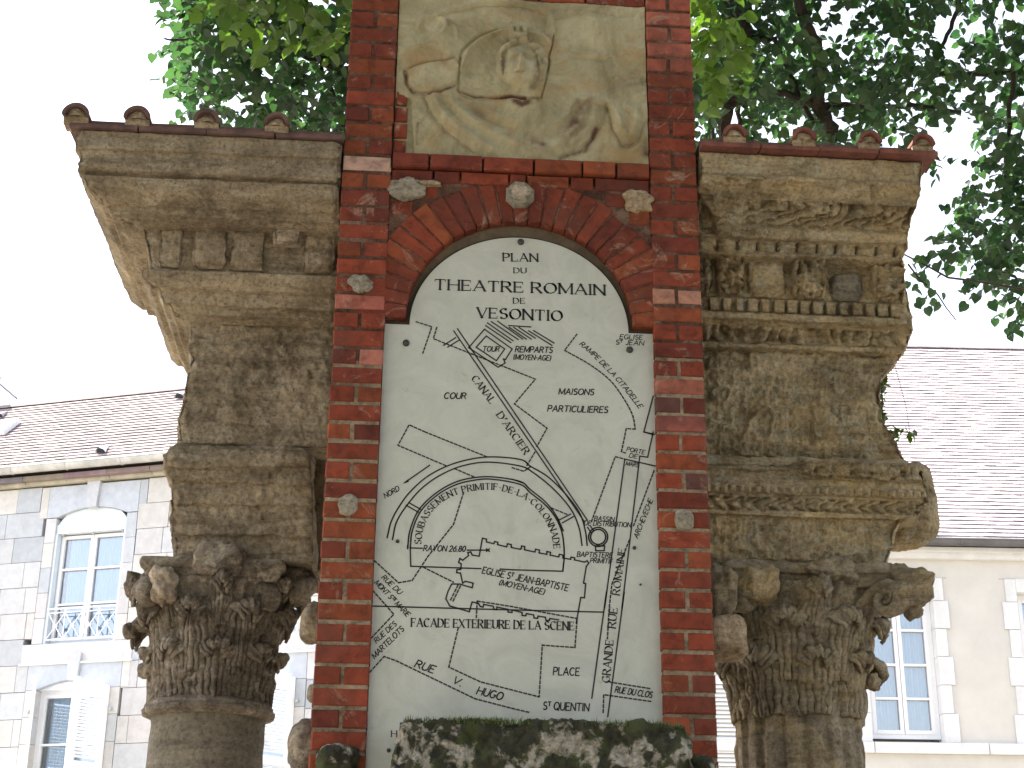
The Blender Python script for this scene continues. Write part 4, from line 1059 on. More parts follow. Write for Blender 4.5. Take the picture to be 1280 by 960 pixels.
# head
e = ((qx-651)/22.)**2+((qy-86)/28.)**2; h = h*(1-.85*np.clip(1.3-e, 0, 1))
e = ((qx-651)/22.)**2+((qy-86)/28.)**2; h = h+.060*np.sqrt(np.clip(1-e, 0, 1))
hr = ((qx-652)/33.)**2+((qy-79)/29.)**2
hair = np.clip(1-hr, 0, 1)**.4*(np.clip(e-.8, 0, .5)*2); h = h+hair*(.060+.040*(ridged(P, 26, 2, 5)-1))
for ex, ey in ((642.5, 80.5), (659.5, 78)):
    h = h-.024*np.exp(-(((px-ex)/5.5)**2+((py-ey)/3.4)**2))+.013*np.exp(-(((px-ex)/3.4)**2+((py-ey-.3)/1.6)**2)); h = h+.009*np.exp(-(((px-ex)/6.5)**2+((py-ey+5)/1.6)**2))
h = h+.024*np.exp(-(segd(px, py, [(650.5,78),(649.5,89)])/2.3)**2)+.014*np.exp(-(((px-649.5)/3.8)**2+((py-90)/2)**2))
h = h-.020*np.exp(-(((px-648.5)/5.)**2+((py-96.5)/1.2)**2))+.012*np.exp(-(((px-648.5)/4.6)**2+((py-94.6)/1.3)**2))+.011*np.exp(-(((px-648.5)/4)**2+((py-98.8)/1.5)**2))+.008*np.exp(-(((px-649)/6)**2+((py-105)/3.5)**2))
st_([(668,78),(672,92),(664,108)], 5, .45); st_([(626,80),(628,90)], 2.5, .5)
# mural crown
cr = (qx > 638) & (qx < 658) & (qy > 42) & (qy < 57); tw_ = (qy > 34) & (qy < 44) & ((np.abs(qx-640) < 2.6) | (np.abs(qx-648) < 2.6) | (np.abs(qx-656) < 2.6))
h = h+np.where(cr | tw_, .022, 0)+np.where(cr & (np.abs(qy-45) < 1.5), .008, 0)-np.where(cr & (np.abs(qx-648) < 2) & (qy > 48), .014, 0)
# shape of the slab edges
P[..., 1] = .012-h*.82
keep = ~((px < 510+(py-120)*.10) & (py > 118+3*np.sin(px)))
lowl = np.clip((518+(py-190)*.06-px)*(py > 122), 0, 1)
P[..., 1] += np.where(lowl > .5, .05, 0)
V = P.reshape(-1, 3); Fc = grid_faces(NZ, NX)
# rim to give the slab its thickness
o = wpart('relief_face', V, [tuple(reversed(f)) for f in Fc], M_panel, rel, True)
at_ = o.data.attributes.new('stain', 'FLOAT', 'POINT'); at_.data.foreach_set('value', np.clip(stain*1.35, 0, 1).ravel().astype(np.float32))
mb = MB().box((px0, .026, pz0), (px1, .033, zpt)); mb.build('slab', M_panel, rel)

# ------------------------------------------------------------------ mossy stone block at the bottom
ms0 = atY(497, 893, -.22); ms1 = atY(861, 900, -.22)
moss = thing('mossy_block', 'black mossy stone block spotted with pale lichen in front of the plaque foot', 'stone block', ((ms0[0]+ms1[0])/2, -.12, 0))
zt_ = ms0[2]-.006
lv = [(zt_, ms0[0]+.03, ms1[0]-.03, -.19, -.03, 0), (zt_-.012, ms0[0]+.008, ms1[0]-.01, -.213, -.02, 0), (zt_-.05, ms0[0]-.002, ms1[0]+.002, -.222, -.02, 0), (zt_-.30, ms0[0]-.012, ms1[0]+.01, -.222, -.02, 0), (zt_-.40, ms0[0]-.02, ms1[0]+.02, -.222, -.02, 0)]
loft_block('block', lv, M_moss, moss, .007, .016, lambda P, v: .012*fbm(P, 14, 3, 3), 91)
mb = MB().box((ms0[0]-.03, -.22, 0), (ms1[0]+.03, -.012, zt_-.42)); mb.build('plinth', M_shaft, moss)
# moss tufts
mb = MB()
M_tuft = leaf_mat('moss_green', [(.05,.075,.012), (.09,.12,.02), (.035,.05,.012)], (1.2,1.4,.6))
for _ in range(5200):
    cx_ = ms0[0]+.02+(ms1[0]-ms0[0]-.04)*random.random()
    pxx = proj((cx_, -.2, zt_))[0]
    dens = .25+1.*math.exp(-((pxx-600)/32)**2)+.6*math.exp(-((pxx-795)/22)**2)
    if random.random() > dens: continue
    b = np.array([cx_, random.uniform(-.22, -.12), zt_-.008-(.01 if random.random() < .5 else 0)]); hh = random.uniform(.008, .022)
    d = np.array([random.uniform(-.5,.5), random.uniform(-.6,.3), 1.])*hh; s_ = np.array([random.uniform(-1,1), random.uniform(-1,1), 0])*.0025
    mb.add([b-s_, b+s_, b+d], [(0,1,2)])
tu = mb.build('moss_tufts', M_tuft, moss); tu['kind'] = 'stuff'

# ------------------------------------------------------------------ LEFT HOUSE
class Facade:
    def __init__(s, px, py, dist, ang):
        d = ray(px, py); d = d/np.hypot(d[0], d[1]); s.O = CP+d*dist; s.O[2] = 0
        a = math.radians(ang); s.U = np.array([math.cos(a), math.sin(a), 0]); s.N = np.array([math.sin(a), -math.cos(a), 0])
    def sz(s, px, py, n=0):
        q = onplane(px, py, s.O+s.N*n, s.N)-s.O; return float(q@s.U), float(q[2])
    def w(s, a, z, n): return s.O+s.U*a+s.N*n+np.array([0, 0, z])
    def box(s, mb, s0, s1, z0, z1, n0, n1):
        V = [s.w(a, z, n) for (a, n, z) in ((s0,n1,z0),(s1,n1,z0),(s1,n0,z0),(s0,n0,z0),(s0,n1,z1),(s1,n1,z1),(s1,n0,z1),(s0,n0,z1))]
        mb.add(V, [(0,3,2,1),(4,5,6,7),(0,1,5,4),(1,2,6,5),(2,3,7,6),(3,0,4,7)]); return mb
    def prism(s, mb, pts, n0, n1):
        k = len(pts); V = [s.w(a, z, n1) for a, z in pts]+[s.w(a, z, n0) for a, z in pts]
        mb.add(V, [tuple(range(k)), tuple(range(2*k-1, k-1, -1))]+[(i, k+i, k+(i+1) % k, (i+1) % k) for i in range(k)]); return mb
FL = Facade(110, 650, 22., -21)
hl = thing('stone_house', 'pale grey limestone house with brown tiled roof behind the left column', 'house', tuple(FL.O))
s_min = FL.sz(-260, 700)[0]; s_max = FL.sz(640, 700)[0]
zg = FL.sz(110, 603)[1]                                   # wall top
# wall core
mb = MB(); FL.box(mb, s_min, s_max, 0, zg+.3, -6., -.26); mb.build('wall', M_joint, hl)
# windows measured from the photo
w1l, w1t = FL.sz(70.5, 647); w1r = FL.sz(160, 639)[0]; w1b = FL.sz(53, 805)[1]; w1top = FL.sz(115, 633)[1]; 
w1l = .5*(w1l+FL.sz(53, 805)[0]); w1r = .5*(w1r+FL.sz(142, 800)[0])
w2t = FL.sz(62, 862)[1]; w2l = w1l; w2r = w1r; w2b = w2t-2.2
w3l = FL.sz(368, 847)[0]-(w2r-w2l); w3r = FL.sz(368, 850)[0]
W1 = (w1l, w1r, w1b, w1t); W2 = (w2l, w2r, w2b, w2t); W3 = (w3l, w3r, w2b, w2t); W4 = (w3l, w3r, w1b, w1t)
opens = [W1, W2, W3, W4]
ch = FL.sz(20, 742)[1]-FL.sz(20, 774)[1]
zz = zg-.02; row = 0
palette = [(.53,.525,.50), (.50,.52,.53), (.45,.48,.505), (.56,.55,.53), (.42,.455,.485), (.53,.53,.53), (.55,.545,.52)]
archH = w1top-w1t
def rc(): 
    c_ = random.choice(palette); k = random.uniform(.92, 1.06); return tuple(v*k for v in c_)
while zz > 0.2:
    z0 = zz-ch+.008; z1 = zz; x = s_min-random.uniform(0, .5)
    vis = proj(FL.w(FL.sz(100, 700)[0], zz, 0))[1] < 1010
    while x < s_max:
        L_ = random.choice([.42, .55, .62, .75, .5]); x1 = x+L_
        a, b = x+.004, x1-.004
        pieces = [(a, b)]
        for (l, r_, b_, t_) in opens:
            bt = t_+archH+.33 if True else t_
            if z0 < bt-.01 and z1 > b_-.28:
                # window surround zone
                zl, zr = l-.17, r_+.17
                if z0 > t_: zl, zr = l-.30, r_+.30
                np_ = []
                for (p, q) in pieces:
                    if q <= zl or p >= zr: np_.append((p, q)); continue
                    if p < zl: np_.append((p, zl-.006))
                    if q > zr: np_.append((zr+.006, q))
                pieces = np_
        if vis or row % 3 == 0:
            for p, q in pieces:
                if q-p < .06 : continue
                if not vis: continue
                sc_ = proj(FL.w((p+q)/2, (z0+z1)/2, 0))[0]
                if 235 < sc_ < 335 and False: continue
                mb = MB(); FL.box(mb, p, q, z0, z1, -.25, random.uniform(-.004, .004)); mb.build('stone_block', M_block, hl, color=rc())
        x = x1
    zz -= ch; row += 1
mb = MB(); FL.box(mb, s_min, s_max, 0, zz+ch*3.2, -.3, -.03); mb.build('lower_wall', M_render, hl)
def house_window(F_, W_, parent, top, kind, rail=False, shutters=None, roller=False, keystone=False):
    l, r_, b, t_ = W_
    # stone surround: jamb stones left and right
    if kind == 'stone':
        z = b-.27; i = 0
        hts = ch*1.0
        mb = MB(); F_.box(mb, l-.30, r_+.30, b-.27, b-.004, -.25, .006); mb.build('sill_stone', M_block, parent, color=(.55,.56,.56))
        mb = MB(); F_.box(mb, l-.32, r_+.32, b-.30, b-.272, -.25, .03); mb.build('sill_moulding', M_trim, parent)
        z = b
        while z < t_-.05:
            z1 = min(z+ch*.98, t_)
            for (p, q) in ((l-.166, l-.002), (r_+.002, r_+.166)):
                mb = MB(); F_.box(mb, p, q, z+.003, z1-.003, -.25, .004); mb.build('jamb_stone', M_block, parent, color=rc())
            z = z1
        # arched lintel in two stones and a keystone
        m_ = (l+r_)/2; n = 8
        def az(s_): u_ = (s_-m_)/((r_-l)/2); return t_+archH*(1-u_*u_)
        for (p, q) in ((l, m_-.09), (m_+.09, r_)):
            ss = np.linspace(p, q, n); pts = [(s_, az(s_)) for s_ in ss]
            o0, o1 = (l-.166 if p == l else p), (r_+.166 if q == r_ else q)
            if p == l: pts = [(l-.166, t_)]+pts
            if q == r_: pts = pts+[(r_+.166, t_)]
            pts = pts+[(o1 if q == r_ else q, top), (o0 if p == l else p, top)]
            mb = MB(); F_.prism(mb, pts, -.25, .004); mb.build('lintel_stone', M_block, parent, color=(.46,.50,.55))
        mb = MB(); F_.prism(mb, [(m_-.075, az(m_)-.02), (m_+.075, az(m_)-.02), (m_+.105, top+.03), (m_-.105, top+.03)], -.25, .05); mb.build('keystone', M_block, parent, color=(.50,.52,.55))
        # fill of the zone beside the lintel
        for (p, q) in ((l-.294, l-.172), (r_+.172, r_+.294)):
            mb = MB(); F_.box(mb, p, q, t_+.003, top, -.25, .002); mb.build('stone_block', M_block, parent, color=rc())
    win = MB(); fr_ = M_blueframe if kind == 'stone' and roller else M_white
    d0, d1 = -.20, -.13
    f = .055
    F_.box(win, l, l+f, b, t_, d0, d1); F_.box(win, r_-f, r_, b, t_, d0, d1); F_.box(win, l+f, r_-f, b, b+f, d0, d1); F_.box(win, l+f, r_-f, t_-f, t_, d0, d1)
    wo = win.build('window', fr_, parent)
    gt = t_-f
    if roller:
        pts = [(s_, az(s_)-.004) for s_ in np.linspace(l, r_, 10)]
        mb = MB(); F_.prism(mb, [(l+.003, t_-.10)]+[(p, q) for p, q in pts[1:-1]]+[(r_-.003, t_-.10)], -.19, -.05); mb.build('header_panel', M_blueframe, wo)
        gt = t_-.26; mb = MB(); F_.box(mb, l+.003, r_-.003, t_-.24, t_-.106, -.19, -.03); mb.build('shutter_box', M_blueframe, wo)
        for s_ in (l, r_-.035):
            mb = MB(); F_.box(mb, s_, s_+.035, b, t_-.245, -.12, -.02); mb.build('side_rail', M_blueframe, wo)
        for fx in (.08, .5, .92):
            mb = MB(); F_.box(mb, l+(r_-l)*fx-.02, l+(r_-l)*fx+.02, t_-.26, t_-.243, -.10, -.05); mb.build('latch', M_zinc, wo)
    else:
        if kind == 'stone':
            pts = [(s_, az(s_)-.004) for s_ in np.linspace(l, r_, 10)]
            mb = MB(); F_.prism(mb, [(l+.003, t_)]+[(p, q) for p, q in pts[1:-1]]+[(r_-.003, t_)], -.19, -.06); mb.build('header_panel', M_white, wo)
    m_ = (l+r_)/2
    # two casements
    for (p, q) in ((l+f, m_-.004), (m_+.004, r_-f)):
        c_ = MB(); k = .045; bot = b+f
        F_.box(c_, p, p+k, bot, gt, -.185, -.135+.012); F_.box(c_, q-k, q, bot, gt, -.185, -.135+.012)
        nb = 3 if kind != 'plaster' else 4
        rails = [bot, *( [bot+(gt-bot)*i_/nb for i_ in range(1, nb)] ), gt-k] if kind != 'plaster' else [bot, bot+(gt-bot)*.245, bot+(gt-bot)*.49, bot+(gt-bot)*.745, gt-k]
        for z_ in rails: F_.box(c_, p+k, q-k, z_, z_+(k if z_ in (bot, gt-k) else .028), -.183, -.13+.012)
        cs = c_.build('casement', M_white, wo)
        rr2 = rails+[gt]
        for i_ in range(len(rails)-1):
            g_ = MB(); F_.box(g_, p+k, q-k, rails[i_]+.02, rails[i_+1], -.165, -.160); g_.build('pane', M_glass, wo)
    # curtains, in folds
    for (p, q) in ((l+.16 if kind == 'stone' else l+.06, m_-.03), (m_+.05, r_-.08)):
        n = 40; V = []; Fc = []
        for i_ in range(n+1):
            s_ = p+(q-p)*i_/n; dd = -.205-.012*math.sin(i_*1.3)-.006*math.sin(i_*3.1)
            V += [F_.w(s_, b+.1, dd), F_.w(s_, gt, dd)]
        for i_ in range(n): Fc.append((2*i_, 2*i_+2, 2*i_+3, 2*i_+1))
        wpart('curtain', V, Fc, M_curtain if kind == 'stone' else M_curtain2, wo, True)
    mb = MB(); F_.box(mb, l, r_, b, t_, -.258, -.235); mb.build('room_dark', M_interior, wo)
    if rail:
        rb = MB(); zb_, zt2 = b+.06, b+.50
        rb.tube([F_.w(l+.02, zt2, -.03), F_.w(r_-.02, zt2, -.03)], .014, 6); rb.tube([F_.w(l+.02, zb_, -.03), F_.w(r_-.02, zb_, -.03)], .011, 6)
        rb.tube([F_.w(l+.02, zt2-.06, -.03), F_.w(r_-.02, zt2-.06, -.03)], .008, 6)
        npn = 4; xsb = np.linspace(l+.03, r_-.03, npn+1)
        for i_, s_ in enumerate(xsb):
            rb.tube([F_.w(s_, zb_, -.03), F_.w(s_, zt2, -.03)], .009, 6)
            if i_ < npn:
                s2 = xsb[i_+1]; rb.tube([F_.w(s_, zb_, -.03), F_.w(s2, zt2-.06, -.03)], .008, 6); rb.tube([F_.w(s2, zb_, -.03), F_.w(s_, zt2-.06, -.03)], .008, 6)
                cc = F_.w((s_+s2)/2, (zb_+zt2-.06)/2, -.03); rb.tube([cc-F_.U*.03, cc+F_.U*.03], .02, 8)
        rb.build('railing', M_white, wo)
    if shutters:
        for side, ang in shutters:
            a = math.radians(ang); wd = (r_-l)/2
            hs = r_+.01 if side > 0 else l-.01
            dirv = (-F_.U if side > 0 else F_.U)*math.cos(a)+F_.N*math.sin(a); nrm = np.cross(dirv, (0,0,1))
            H0 = F_.w(hs, 0, .012)
            def bx(mb, a0, a1, z0, z1, t0, t1):
                V = [H0+dirv*p+nrm*n+np.array([0,0,z]) for (p, n, z) in ((a0,t0,z0),(a1,t0,z0),(a1,t1,z0),(a0,t1,z0),(a0,t0,z1),(a1,t0,z1),(a1,t1,z1),(a0,t1,z1))]
                mb.add(V, [(0,3,2,1),(4,5,6,7),(0,1,5,4),(1,2,6,5),(2,3,7,6),(3,0,4,7)])
            fm_ = MB(); zt2 = t_+.02
            bx(fm_, 0, .09, b, zt2, -.018, .018); bx(fm_, wd-.09, wd, b, zt2+.05, -.018, .018); bx(fm_, .09, wd-.09, b, b+.12, -.016, .016); bx(fm_, .09, wd-.09, zt2-.14, zt2+.03, -.016, .016); bx(fm_, .09, wd-.09, (b+zt2)/2-.06, (b+zt2)/2+.06, -.016, .016)
            sh = fm_.build('shutter', M_white, parent)
            sm = MB()
            z_ = b+.13
            while z_ < zt2-.16:
                if abs(z_-(b+zt2)/2) > .07:
                    c_ = [H0+dirv*p+nrm*n+np.array([0,0,z]) for (p, n, z) in ((.09,-.014,z_),(wd-.09,-.014,z_),(wd-.09,.014,z_+.032),(.09,.014,z_+.032),(.09,-.014,z_+.008),(wd-.09,-.014,z_+.008),(wd-.09,.014,z_+.04),(.09,.014,z_+.04))]
                    sm.add(c_, [(0,3,2,1),(4,5,6,7),(0,1,5,4),(1,2,6,5),(2,3,7,6),(3,0,4,7)])
                z_ += .045
            so_ = sm.build('louvres', M_white, sh); so_['kind'] = 'stuff'
            for hz in (b+.3, t_-.3):
                hb = MB(); c0 = F_.w(hs+(.06 if side > 0 else -.06), hz, .01); hb.tube([c0, c0+F_.N*.04], .022, 8); hb.build('hinge', M_zinc, sh)
    return wo
lt = zg-.03
house_window(FL, W1, hl, lt if lt-w1top < .6 else w1top+.3, 'stone', rail=True, roller=True)
house_window(FL, W4, hl, lt if lt-w1top < .6 else w1top+.3, 'stone', rail=True, roller=True)
house_window(FL, W2, hl, w2t+archH+.33, 'stone', shutters=[(1, 68), (-1, 57)])
house_window(FL, W3, hl, w2t+archH+.33, 'stone', shutters=[(1, 66), (-1, 57)])
# cornice under the gutter
zc0 = zg; zc1 = FL.sz(110, 596, .12)[1]; zc2 = FL.sz(110, 588, .2)[1]; zc3 = zc2+.11
s_ = s_min
while s_ < s_max:
    L_ = random.uniform(.62, .72)
    mb = MB(); FL.prism(mb, [(s_+.004, zc0), (s_+L_-.004, zc0), (s_+L_-.004, zc1), (s_+.004, zc1)], -.25, .09+random.uniform(0,.006)); mb.build('cornice_stone', M_cornice, hl, color=(.44,.41,.33))
    mb = MB(); FL.box(mb, s_+.004, s_+L_-.004, zc1+.002, zc2, -.25, .17+random.uniform(0,.006)); mb.build('cornice_stone', M_cornice, hl, color=tuple(random.uniform(.8,1.1)*v for v in (.22,.20,.165)))  # upper course coloured darker for the shadow under the gutter
    s_ += L_
# gutter: half round
def gutter(F_, s0, s1, z, n, r, mat, parent):
    V = []; Fc = []; k = 10
    for i_, s_ in enumerate((s0, s1)):
        for q in range(k+1):
            a = math.pi+math.pi*q/k; V.append(F_.w(s_, z+r*math.sin(a), n+r*math.cos(a)))
        for q in range(k+1):
            a = math.pi+math.pi*q/k; V.append(F_.w(s_, z+(r-.006)*math.sin(a), n+(r-.006)*math.cos(a)))
    m1 = 2*(k+1)
    for q in range(k): Fc.append((q, q+1, m1+q+1, m1+q)); Fc.append((k+1+q, m1+k+1+q, m1+k+2+q, k+2+q))
    g_ = wpart('gutter', V, Fc, mat, parent, True)
    mb = MB(); mb.tube([F_.w(s0, z+.004, n+r), F_.w(s1, z+.004, n+r)], .011, 6); mb.build('gutter_bead', mat, g_)
    s_ = s0+.3
    while s_ < s1:
        mb = MB(); pts = [F_.w(s_, z+(r+.004)*math.sin(math.pi+math.pi*q/8), n+(r+.004)*math.cos(math.pi+math.pi*q/8)) for q in range(9)]; mb.tube(pts, .008, 5); mb.build('gutter_joint', mat, g_); s_ += .9
gutter(FL, s_min, s_max, zc3-.0, .26, .085, M_zinc, hl)
def roof(F_, s0, s1, z, n, pitch, ridge_px, tw, th, mat, parent, seed):
    rnd = random.Random(seed)
    a = math.radians(pitch); up_ = -F_.N*math.cos(a)+np.array([0,0,math.sin(a)]); nr = F_.N*math.sin(a)+np.array([0,0,math.cos(a)])
    E0 = F_.w(0, z, n); q = onplane(ridge_px[0], ridge_px[1], E0, nr); L_ = float((q-E0)@up_)
    rows = int(L_/th); mb = MB(); thk = .012
    for r_ in range(rows):
        off = (r_ % 2)*tw/2; x = s0-off
        while x < s1:
            j = rnd.uniform(-.004, .004); k = rnd.uniform(-.003, .004)
            a0, a1 = x+.003, x+tw-.003; d0, d1 = r_*th+j, r_*th+th+.02
            b0 = thk+.012+k
            V = [E0+F_.U*p+up_*d+nr*h_ for p, d, h_ in ((a0,d0,b0-thk),(a1,d0,b0-thk),(a1,d0,b0),(a0,d0,b0),(a0,d1,.004),(a1,d1,.004))]
            mb.add(V, [(0,1,2,3),(3,2,5,4),(0,3,4),(1,5,2)]); x += tw
    rt_ = mb.build('roof', mat, parent); rt_['kind'] = 'stuff'
    # deck, back slope and ridge tiles
    A_, B_ = E0+F_.U*s0-nr*.01, E0+F_.U*s1-nr*.01; C_, D_ = B_+up_*L_, A_+up_*L_; dn = -F_.N*math.cos(a)-np.array([0,0,math.sin(a)])
    E_, G_ = C_+dn*L_, D_+dn*L_
    wpart('roof_deck', [A_, B_, C_, D_, E_, G_], [(0,1,2,3),(3,2,4,5),(0,3,5),(1,4,2),(0,5,4,1)], mat, rt_)
    R0 = E0+up_*(L_+.0)+nr*.0; s_ = s0
    while s_ < s1:
        V = []; Fc = []; k = 6
        for u_ in (s_, s_+.36):
            for q_ in range(k+1):
                an = math.pi*q_/k; rr2 = .085 if u_ == s_ else .075; V.append(R0+F_.U*u_+F_.N*rr2*math.cos(an)+np.array([0,0,rr2*math.sin(an)-.03]))
        for q_ in range(k): Fc.append((q_, q_+1, k+2+q_, k+1+q_))
        wpart('ridge_tile', V, Fc, mat, rt_, True); s_ += .35
    return rt_, E0, up_, nr
rfL, E0L, upL, nrL = roof(FL, s_min, s_max, zc3+.0, .18, 42, (120, 498), .17, .115, M_roofL, hl, 3)
def vent_tile(px, py):
    q = onplane(px, py, E0L, nrL); V = []; Fc = []; k = 8
    for d, r_ in ((-.10, .085), (.16, .01)):
        for i_ in range(k+1):
            an = math.pi*i_/k; V.append(q+upL*d+FL.U*r_*math.cos(an)+nrL*(r_*math.sin(an)+.03))
    for i_ in range(k): Fc.append((i_, i_+1, k+2+i_, k+1+i_))
    wpart('vent_tile', V, Fc, M_white if py == 565 else M_roofR, rfL, True)
    V = [q-upL*.08+FL.U*.07*math.cos(math.pi*i_/k)+nrL*(.07*math.sin(math.pi*i_/k)+.03) for i_ in range(k+1)]
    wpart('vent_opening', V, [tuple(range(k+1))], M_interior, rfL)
for p in ((130, 565), (228, 497), (3, 521)): vent_tile(*p)
# skylight at the left edge of the roof
q0 = onplane(-12, 540, E0L, nrL)
mb = MB()
def rb_(mb, c, u0_, u1, v0, v1, h0, h1):
    V = [c+FL.U*u+upL*v+nrL*h_ for u, v, h_ in ((u0_,v0,h0),(u1,v0,h0),(u1,v1,h0),(u0_,v1,h0),(u0_,v0,h1),(u1,v0,h1),(u1,v1,h1),(u0_,v1,h1))]
    mb.add(V, [(0,3,2,1),(4,5,6,7),(0,1,5,4),(1,2,6,5),(2,3,7,6),(3,0,4,7)])
rb_(mb, q0, -.5, .42, -.25, .22, .02, .10); dm = mb.build('skylight', M_white, rfL)
# chimney beyond the left end with iron bracket
q0 = FL.w(FL.sz(-30, 500)[0], 0, -2.0); cz_ = 0
base = onplane(-26, 500, q0, FL.N); 
chm = MB(); t0 = onplane(-40, 462, q0, FL.N); t1 = onplane(4, 462, q0, FL.N); zt3 = t1[2]; 
def fbx(mb, c, hw, hd, z0, z1):
    V = [c+FL.U*u+FL.N*n-np.array([0,0,c[2]])+np.array([0,0,z]) for u, n, z in ((-hw,hd,z0),(hw,hd,z0),(hw,-hd,z0),(-hw,-hd,z0),(-hw,hd,z1),(hw,hd,z1),(hw,-hd,z1),(-hw,-hd,z1))]
    mb.add(V, [(0,3,2,1),(4,5,6,7),(0,1,5,4),(1,2,6,5),(2,3,7,6),(3,0,4,7)])
cc_ = (t0+t1)/2-FL.U*.25
fbx(chm, cc_, .22, .25, base[2]-2.2, zt3-.12); ck = chm.build('chimney', M_tile, rfL)
chm = MB(); fbx(chm, cc_+FL.U*.0, (.5*np.linalg.norm(t1-t0)), .3, zt3-.12, zt3); chm.build('chimney_cap', M_tile, rfL)
mb = MB(); mb.tube([onplane(-14, 468, q0, FL.N), onplane(21, 498, q0, FL.N)], .02, 6); mb.build('iron_stay', M_slate, rfL)

# ------------------------------------------------------------------ RIGHT HOUSE
FR = Facade(1180, 700, 19., -2.6)
hr_ = thing('rendered_house', 'cream rendered house with pale tiled roof and white quoined windows behind the right column', 'house', tuple(FR.O))
sr0 = FR.sz(800, 700)[0]; sr1 = FR.sz(1500, 700)[0]; zgr = FR.sz(1200, 697)[1]
v1r = .5*(FR.sz(1162, 743)[0]+FR.sz(1183, 920)[0]); v1l = .5*(FR.sz(1076, 743)[0]+FR.sz(1092, 920)[0]); v1t = FR.sz(1165, 739)[1]; v1b = FR.sz(1150, 922)[1]
wv = v1r-v1l; v2l = .5*(FR.sz(1267, 743)[0]+FR.sz(1293, 920)[0]); pitchw = v2l-v1l
V1 = (v1l, v1r, v1b, v1t); V2 = (v2l, v2l+wv, v1b, v1t); V0 = (v1l-pitchw, v1l-pitchw+wv, v1b, v1t)
lowt = FR.sz(906, 846)[1]
opR = [V1, V2]
# rendered wall in panels round the openings
xs = [sr0]
for l, r_, b, t_ in opR: xs += [l-.20, r_+.20]
xs += [sr1]
zs1, zs0 = FR.sz(1180, 929)[1], FR.sz(1180, 943)[1]
mb = MB()
for a_, b_ in ((xs[0], xs[1]), (xs[2], xs[3]), (xs[4], xs[5])): FR.box(mb, a_, b_, zs1, zgr, -.3, 0)
FR.box(mb, sr0, sr1, 0, zs0, -.3, -.002)
FR.box(mb, sr0, sr1, 0, zgr+.25, -6, -.31)
FR.box(mb, sr0, sr1, zs0, zs1, -.3, -.01)
for l, r_, b, t_ in opR: FR.box(mb, l-.20, r_+.20, t_+.17, zgr, -.3, 0)
mb.build('wall', M_render, hr_)
s_ = sr0
while s_ < sr1:
    mb = MB(); FR.box(mb, s_+.003, s_+1.35, zs0+.002, zs1-.002, -.2, .06); mb.build('sill_band', M_trim, hr_); s_ += 1.356
for l, r_, b, t_ in opR:
    z = zs1+.002; i_ = 0
    while z < t_+.05:
        z1 = min(z+.34, t_+.165)
        if t_+.165-z1 < .12: z1 = t_+.165
        w_ = .135 if i_ % 2 else .185
        for (p, q) in ((l-w_, l-.003), (r_+.003, r_+w_)):
            mb = MB(); FR.box(mb, p, q, z+.003, z1-.003, -.25, .02+random.uniform(0,.004)); mb.build('quoin', M_trim, hr_)
        for (p, q) in ((l-.2, l-w_-.001), (r_+w_+.001, r_+.2)):
            mb = MB(); FR.box(mb, p, q, z, z1, -.25, -.001); mb.build('render_infill', M_render, hr_)
        z = z1; i_ += 1
    mb = MB(); FR.box(mb, l, r_, t_+.003, t_+.165, -.25, .02); mb.build('lintel', M_trim, hr_)
    house_window(FR, (l, r_, b, t_), hr_, 0, 'plaster')
# lower storey shutter glimpsed between pier and column
sm = MB(); fm_ = MB(); p0, p1 = FR.sz(893, 900)[0], FR.sz(960, 900)[0]
z_ = lowt-.1
FR.box(fm_, p0-.08, p0, 1.2, lowt, .01, .045); FR.box(fm_, p1, p1+.08, 1.2, lowt, .01, .045); FR.box(fm_, p0, p1, lowt-.09, lowt, .012, .043); FR.box(fm_, p0, p1, 1.2, 1.3, .012, .043)
sh = fm_.build('shutter', M_white, hr_)
while z_ > 1.35:
    V = [FR.w(s__, z__, n__) for s__, z__, n__ in ((p0,z_,.015),(p1,z_,.015),(p1,z_-.035,.042),(p0,z_-.035,.042),(p0,z_-.008,.012),(p1,z_-.008,.012),(p1,z_-.043,.038),(p0,z_-.043,.038))]
    sm.add(V, [(0,1,2,3),(7,6,5,4),(3,2,6,7),(0,4,5,1)]); z_ -= .05
so_ = sm.build('louvres', M_white, sh); so_['kind'] = 'stuff'
FRz = FR.sz(1200, 690, .1)[1]
mb = MB(); FR.box(mb, sr0, sr1, zgr-.03, FRz, -.25, .07); FR.box(mb, sr0, sr1, FRz, FRz+.05, -.25, .14); mb.build('eaves_moulding', M_trim, hr_)
gutter(FR, sr0, sr1, FRz+.115, .22, .07, M_slate, hr_)
roof(FR, sr0, sr1, FRz+.12, .16, 46, (1200, 435), .16, .098, M_roofR, hr_, 5)

